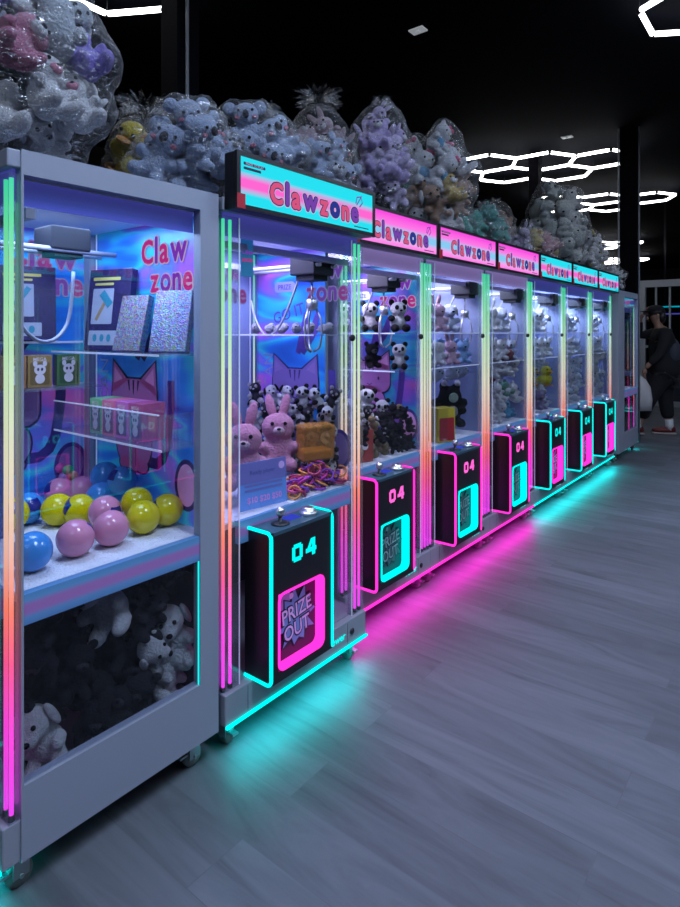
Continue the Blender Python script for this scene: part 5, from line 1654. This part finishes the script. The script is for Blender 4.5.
plush('duck', Pm((0.75, 0.6, 0.02), (0.8, 0.3, 0.02)), (-1.80, yF + 0.30, 1.06), 0.095, yaw=0.2, label='yellow duck plush turned aside, left of the brightest yellow duck')
plush('bear', Pm((0.25, 0.2, 0.4), (0.4, 0.25, 0.3)), (-1.76, yF + 0.36, 0.86), 0.09, yaw=-0.3, label='mauve bear plush under the yellow ducks')
# far cabinet
heap(7.1, 10, 0.085, [('bear', Pm(BRN, CREAM), 'brown bear plush'), ('dog', Pm((0.1, 0.08, 0.08), BRN), 'dark dog plush')], 91, 'in the far white cabinet', zt=1.05, x=(-2.3, -1.75), yb=0.62)

# ------------------------------------------------------------------ the walking person with a white bag
def skin_mesh(name, chains, mats, parent=None, levels=2):
    """chains: list of lists of (pos, radius); consecutive chains may start at an earlier vertex by index"""
    me = bpy.data.meshes.new(name)
    vs, es, rs = [], [], []
    for ch in chains:
        prev = None
        for it_ in ch:
            if isinstance(it_, int): prev = it_; continue
            vs.append(it_[0]); rs.append(it_[1])
            if prev is not None: es.append((prev, len(vs) - 1))
            prev = len(vs) - 1
    me.from_pydata(vs, es, [])
    ob = bpy.data.objects.new(name, me); C.objects.link(ob)
    sk = ob.modifiers.new('skin', 'SKIN')
    ob.modifiers.new('sub', 'SUBSURF').levels = levels
    ob.modifiers['sub'].render_levels = levels
    sk.use_smooth_shade = True
    for i, r_ in enumerate(rs):
        q = me.skin_vertices[0].data[i]
        q.radius = r_ if isinstance(r_, tuple) else (r_, r_)
        q.use_root = (i == 0)
    dg = bpy.context.evaluated_depsgraph_get()
    out = bpy.data.meshes.new_from_object(ob.evaluated_get(dg))
    bpy.data.objects.remove(ob)
    for p in out.polygons: p.use_smooth = True
    for m in (mats if isinstance(mats, list) else [mats]): out.materials.append(m)
    o = bpy.data.objects.new(name, out); C.objects.link(o)
    if parent is not None: o.parent = parent
    return o


def person():
    cloth = mat('black_cloth', (0.006, 0.006, 0.009), 0.85)
    vest = mat('slate_cloth', (0.035, 0.042, 0.06), 0.8)
    skin = mat('skin', (0.35, 0.2, 0.14), 0.6)
    hair = mat('dark_hair', (0.006, 0.005, 0.005), 0.5)
    sock = mat('white_sock', (0.6, 0.6, 0.62), 0.8)
    shoe = mat('red_black_shoe', (0.12, 0.01, 0.012), 0.5)
    sole = mat('pale_sole', (0.4, 0.32, 0.3), 0.6)
    # body in local space: faces +x, left side +y, feet on z=0
    pel = (0.0, 0, 0.90)
    ch = [[(pel, (0.10, 0.12)), ((0.02, 0, 1.05), (0.10, 0.125)), ((0.04, 0, 1.22), (0.11, 0.145)), ((0.06, 0, 1.38), (0.10, 0.145)), ((0.085, 0, 1.47), 0.06), ((0.11, 0, 1.53), 0.052), ((0.13, 0, 1.60), (0.085, 0.075)), ((0.135, 0, 1.67), (0.09, 0.075)), ((0.125, 0, 1.72), (0.05, 0.045))],
          # rear (standing) leg
          [0, ((-0.02, -0.09, 0.84), 0.08), ((-0.02, -0.10, 0.48), 0.068), ((-0.07, -0.10, 0.12), 0.042), ((-0.075, -0.10, 0.06), 0.04), ((0.05, -0.105, 0.035), 0.034), ((0.13, -0.11, 0.03), 0.026)],
          # forward leg
          [0, ((0.06, 0.09, 0.84), 0.08), ((0.24, 0.10, 0.50), 0.068), ((0.36, 0.10, 0.15), 0.042), ((0.37, 0.10, 0.075), 0.038), ((0.48, 0.10, 0.07), 0.033), ((0.55, 0.10, 0.085), 0.025)],
          # right arm raised to the brow
          [3, ((0.06, -0.19, 1.40), 0.062), ((0.30, -0.20, 1.36), 0.045), ((0.30, -0.12, 1.60), 0.032), ((0.27, -0.08, 1.655), 0.026)],
          # left arm carrying the bag
          [3, ((0.06, 0.19, 1.40), 0.062), ((0.12, 0.23, 1.13), 0.046), ((0.28, 0.22, 0.96), 0.033), ((0.31, 0.22, 0.92), 0.028)]]
    body = skin_mesh('person', ch, skin)
    # clothing
    top = skin_mesh('jacket', [[((0.0, 0, 0.74), (0.20, 0.23)), ((0.02, 0, 1.02), (0.17, 0.2)), ((0.04, 0, 1.22), (0.155, 0.2)), ((0.06, 0, 1.38), (0.135, 0.19)), ((0.085, 0, 1.46), (0.085, 0.09))],
                               [3, ((0.06, -0.2, 1.40), 0.08), ((0.30, -0.21, 1.36), 0.066), ((0.30, -0.13, 1.57), 0.045)], [3, ((0.06, 0.2, 1.40), 0.08), ((0.12, 0.24, 1.13), 0.066), ((0.27, 0.225, 0.975), 0.046)]], cloth, body)
    pants = skin_mesh('trousers', [[((0, 0, 0.93), (0.18, 0.2)), ((-0.02, -0.10, 0.80), 0.13), ((-0.02, -0.105, 0.48), 0.105), ((-0.06, -0.105, 0.2), 0.085)], [0, ((0.07, 0.10, 0.80), 0.13), ((0.24, 0.105, 0.50), 0.105), ((0.34, 0.105, 0.22), 0.085)]], cloth, body)
    v = MB(); v.ell((-0.06, 0.0, 1.14), (0.12, 0.17, 0.2), 0, 16, 12); v.build('backpack', vest, body)
    # head details
    hd = MB(); hd.ell((0.12, 0, 1.685), (0.112, 0.092, 0.085), 0, 16, 12); hd.ell((0.06, 0, 1.62), (0.06, 0.085, 0.1), 0); hd.build('hair', hair, body)
    cp = MB(); cp.ell((0.125, 0, 1.715), (0.115, 0.095, 0.065), 0, 16, 10); cp.ell((0.245, 0, 1.692), (0.08, 0.07, 0.012), 0); cp.build('cap', cloth, body)
    for s_ in (-1, 1):
        e = MB(); e.ell((0.218, s_ * 0.032, 1.635), (0.008, 0.014, 0.008), 0, 8, 6); e.build('eye', M['txt_dark'], body)
        e = MB(); e.ell((0.12, s_ * 0.086, 1.625), (0.02, 0.012, 0.032), 0, 8, 6); e.build('ear', skin, body)
    e = MB(); e.ell((0.23, 0, 1.60), (0.018, 0.014, 0.026), 0, 8, 6); e.build('nose', skin, body)
    e = MB(); e.ell((0.213, 0, 1.563), (0.008, 0.024, 0.007), 0, 8, 6); e.build('mouth', mat('lips', (0.25, 0.09, 0.08), 0.5), body)
    # hands: palm and five fingers each
    for (wr, d, nrm) in (((0.27, -0.08, 1.655), Vector((-0.45, 0.45, 0.5)), Vector((0.5, 0.6, 0))), ((0.31, 0.22, 0.92), Vector((0.25, 0, -0.97)), Vector((1, 0, 0.2)))):
        wr = Vector(wr); d.normalize(); sd = d.cross(nrm).normalized(); nn = sd.cross(d).normalized()
        h = [[(wr, 0.024), (wr + d * 0.045, (0.018, 0.036)), (wr + d * 0.08, (0.014, 0.036))]]
        hm = skin_mesh('hand', h, skin, body, 1)
        for k, (o_, ln) in enumerate(((-0.03, 0.062), (-0.01, 0.075), (0.01, 0.072), (0.03, 0.056))):
            b0 = wr + d * 0.075 + sd * o_
            skin_mesh('finger', [[(b0, 0.009), (b0 + d * ln * 0.45 - nn * 0.006, 0.0085), (b0 + d * ln * 0.75 - nn * ln * 0.32, 0.008), (b0 + d * ln * 0.8 - nn * ln * 0.62, 0.007)]], skin, hm, 1)
        b0 = wr + d * 0.03 + sd * 0.03
        skin_mesh('thumb', [[(b0, 0.011), (b0 + d * 0.03 + sd * 0.024 - nn * 0.008, 0.01), (b0 + d * 0.055 + sd * 0.026 - nn * 0.02, 0.008)]], skin, hm, 1)
    for (ax_, ay_, az_, pit, s_) in ((-0.075, -0.10, 0.0, 0.0, 1), (0.375, 0.10, 0.015, -0.1, 1)):
        k = MB(); k.tube([(ax_, ay_, az_ + 0.06), (ax_ + 0.005, ay_, az_ + 0.12), (ax_ + 0.01, ay_, az_ + 0.21)], [0.05, 0.052, 0.056], 0, 12); k.build('sock', sock, body)
        k = MB()
        k.ell((ax_ + 0.075, ay_, az_ + 0.055), (0.155, 0.055, 0.045), 0, 16, 10); k.ell((ax_ - 0.01, ay_, az_ + 0.075), (0.065, 0.05, 0.05), 0)
        k.box(ax_ - 0.075, ax_ + 0.225, ay_ - 0.05, ay_ + 0.05, az_ + 0.001, az_ + 0.03, 1, 0.012)
        k.build('sneaker', [shoe, sole], body)
    tag(body, 'person in black with cap walking by the far machines, one arm raised', 'person')
    body.location = (-1.60, 9.18, 0)
    body.rotation_euler = (0, 0, R(205))
    # carried bag
    bg = MB()
    rows_ = []
    for i, (z, a, b_) in enumerate(((0.0, 0.05, 0.03), (0.01, 0.17, 0.09), (0.16, 0.19, 0.115), (0.32, 0.155, 0.09), (0.42, 0.09, 0.05), (0.47, 0.03, 0.02), (0.5, 0.025, 0.02))):
        rows_.append([(a * math.cos(t) * (1 + 0.08 * math.sin(3 * t + i)), b_ * math.sin(t) * (1 + 0.1 * math.sin(4 * t + i * 2)), z) for t in [2 * PI * k / 24 for k in range(24)]])
    V = bg.grid(rows_, 0, True)
    bg.bm.faces.new(V[0][::-1])
    bo = bg.build('carrier_bag', mat('white_plastic', (0.55, 0.53, 0.54), 0.4, bump=0.6, bscale=9))
    hm = body.matrix_basis @ Vector((0.42, 0.30, 0.86))
    bo.location = (hm.x, hm.y, hm.z - 0.50)
    bo.rotation_euler = (0, 0, R(205))
    tag(bo, 'white plastic carrier bag hanging from the walking person\'s hand', 'bag')


person()
finish_labels()

# fill lamps added above the aisle, outside the frame, to brighten the room
for x, y, e in ((0.2, 1.2, 85), (0.9, 4.0, 75), (2.2, 7.5, 46), (0.3, -1.6, 55), (2.4, 11.5, 9)):
    L = bpy.data.lights.new('added_fill_lamp', 'AREA'); L.shape = 'RECTANGLE'; L.size = 1.2; L.size_y = 0.6
    L.energy = e; L.color = (0.55, 0.70, 1.0)
    o = bpy.data.objects.new('added_fill_lamp', L); C.objects.link(o)
    o.location = (x, y, 3.95)

# ------------------------------------------------------------------ world and colour
wd = bpy.data.worlds.new('world'); bpy.context.scene.world = wd
wd.use_nodes = True
bgn = wd.node_tree.nodes.get('Background') or wd.node_tree.nodes.new('ShaderNodeBackground')
bgn.inputs[0].default_value = (0.25, 0.35, 0.6, 1)
bgn.inputs[1].default_value = 0.02
sc = bpy.context.scene
sc.view_settings.view_transform = 'Standard'
sc.view_settings.look = 'None'
sc.view_settings.exposure = 0.0
sc.cycles.use_denoising = True
sc.cycles.max_bounces = 8
sc.cycles.transparent_max_bounces = 24
sc.cycles.diffuse_bounces = 3
sc.cycles.caustics_reflective = False
sc.cycles.caustics_refractive = False
sc.cycles.sample_clamp_indirect = 4
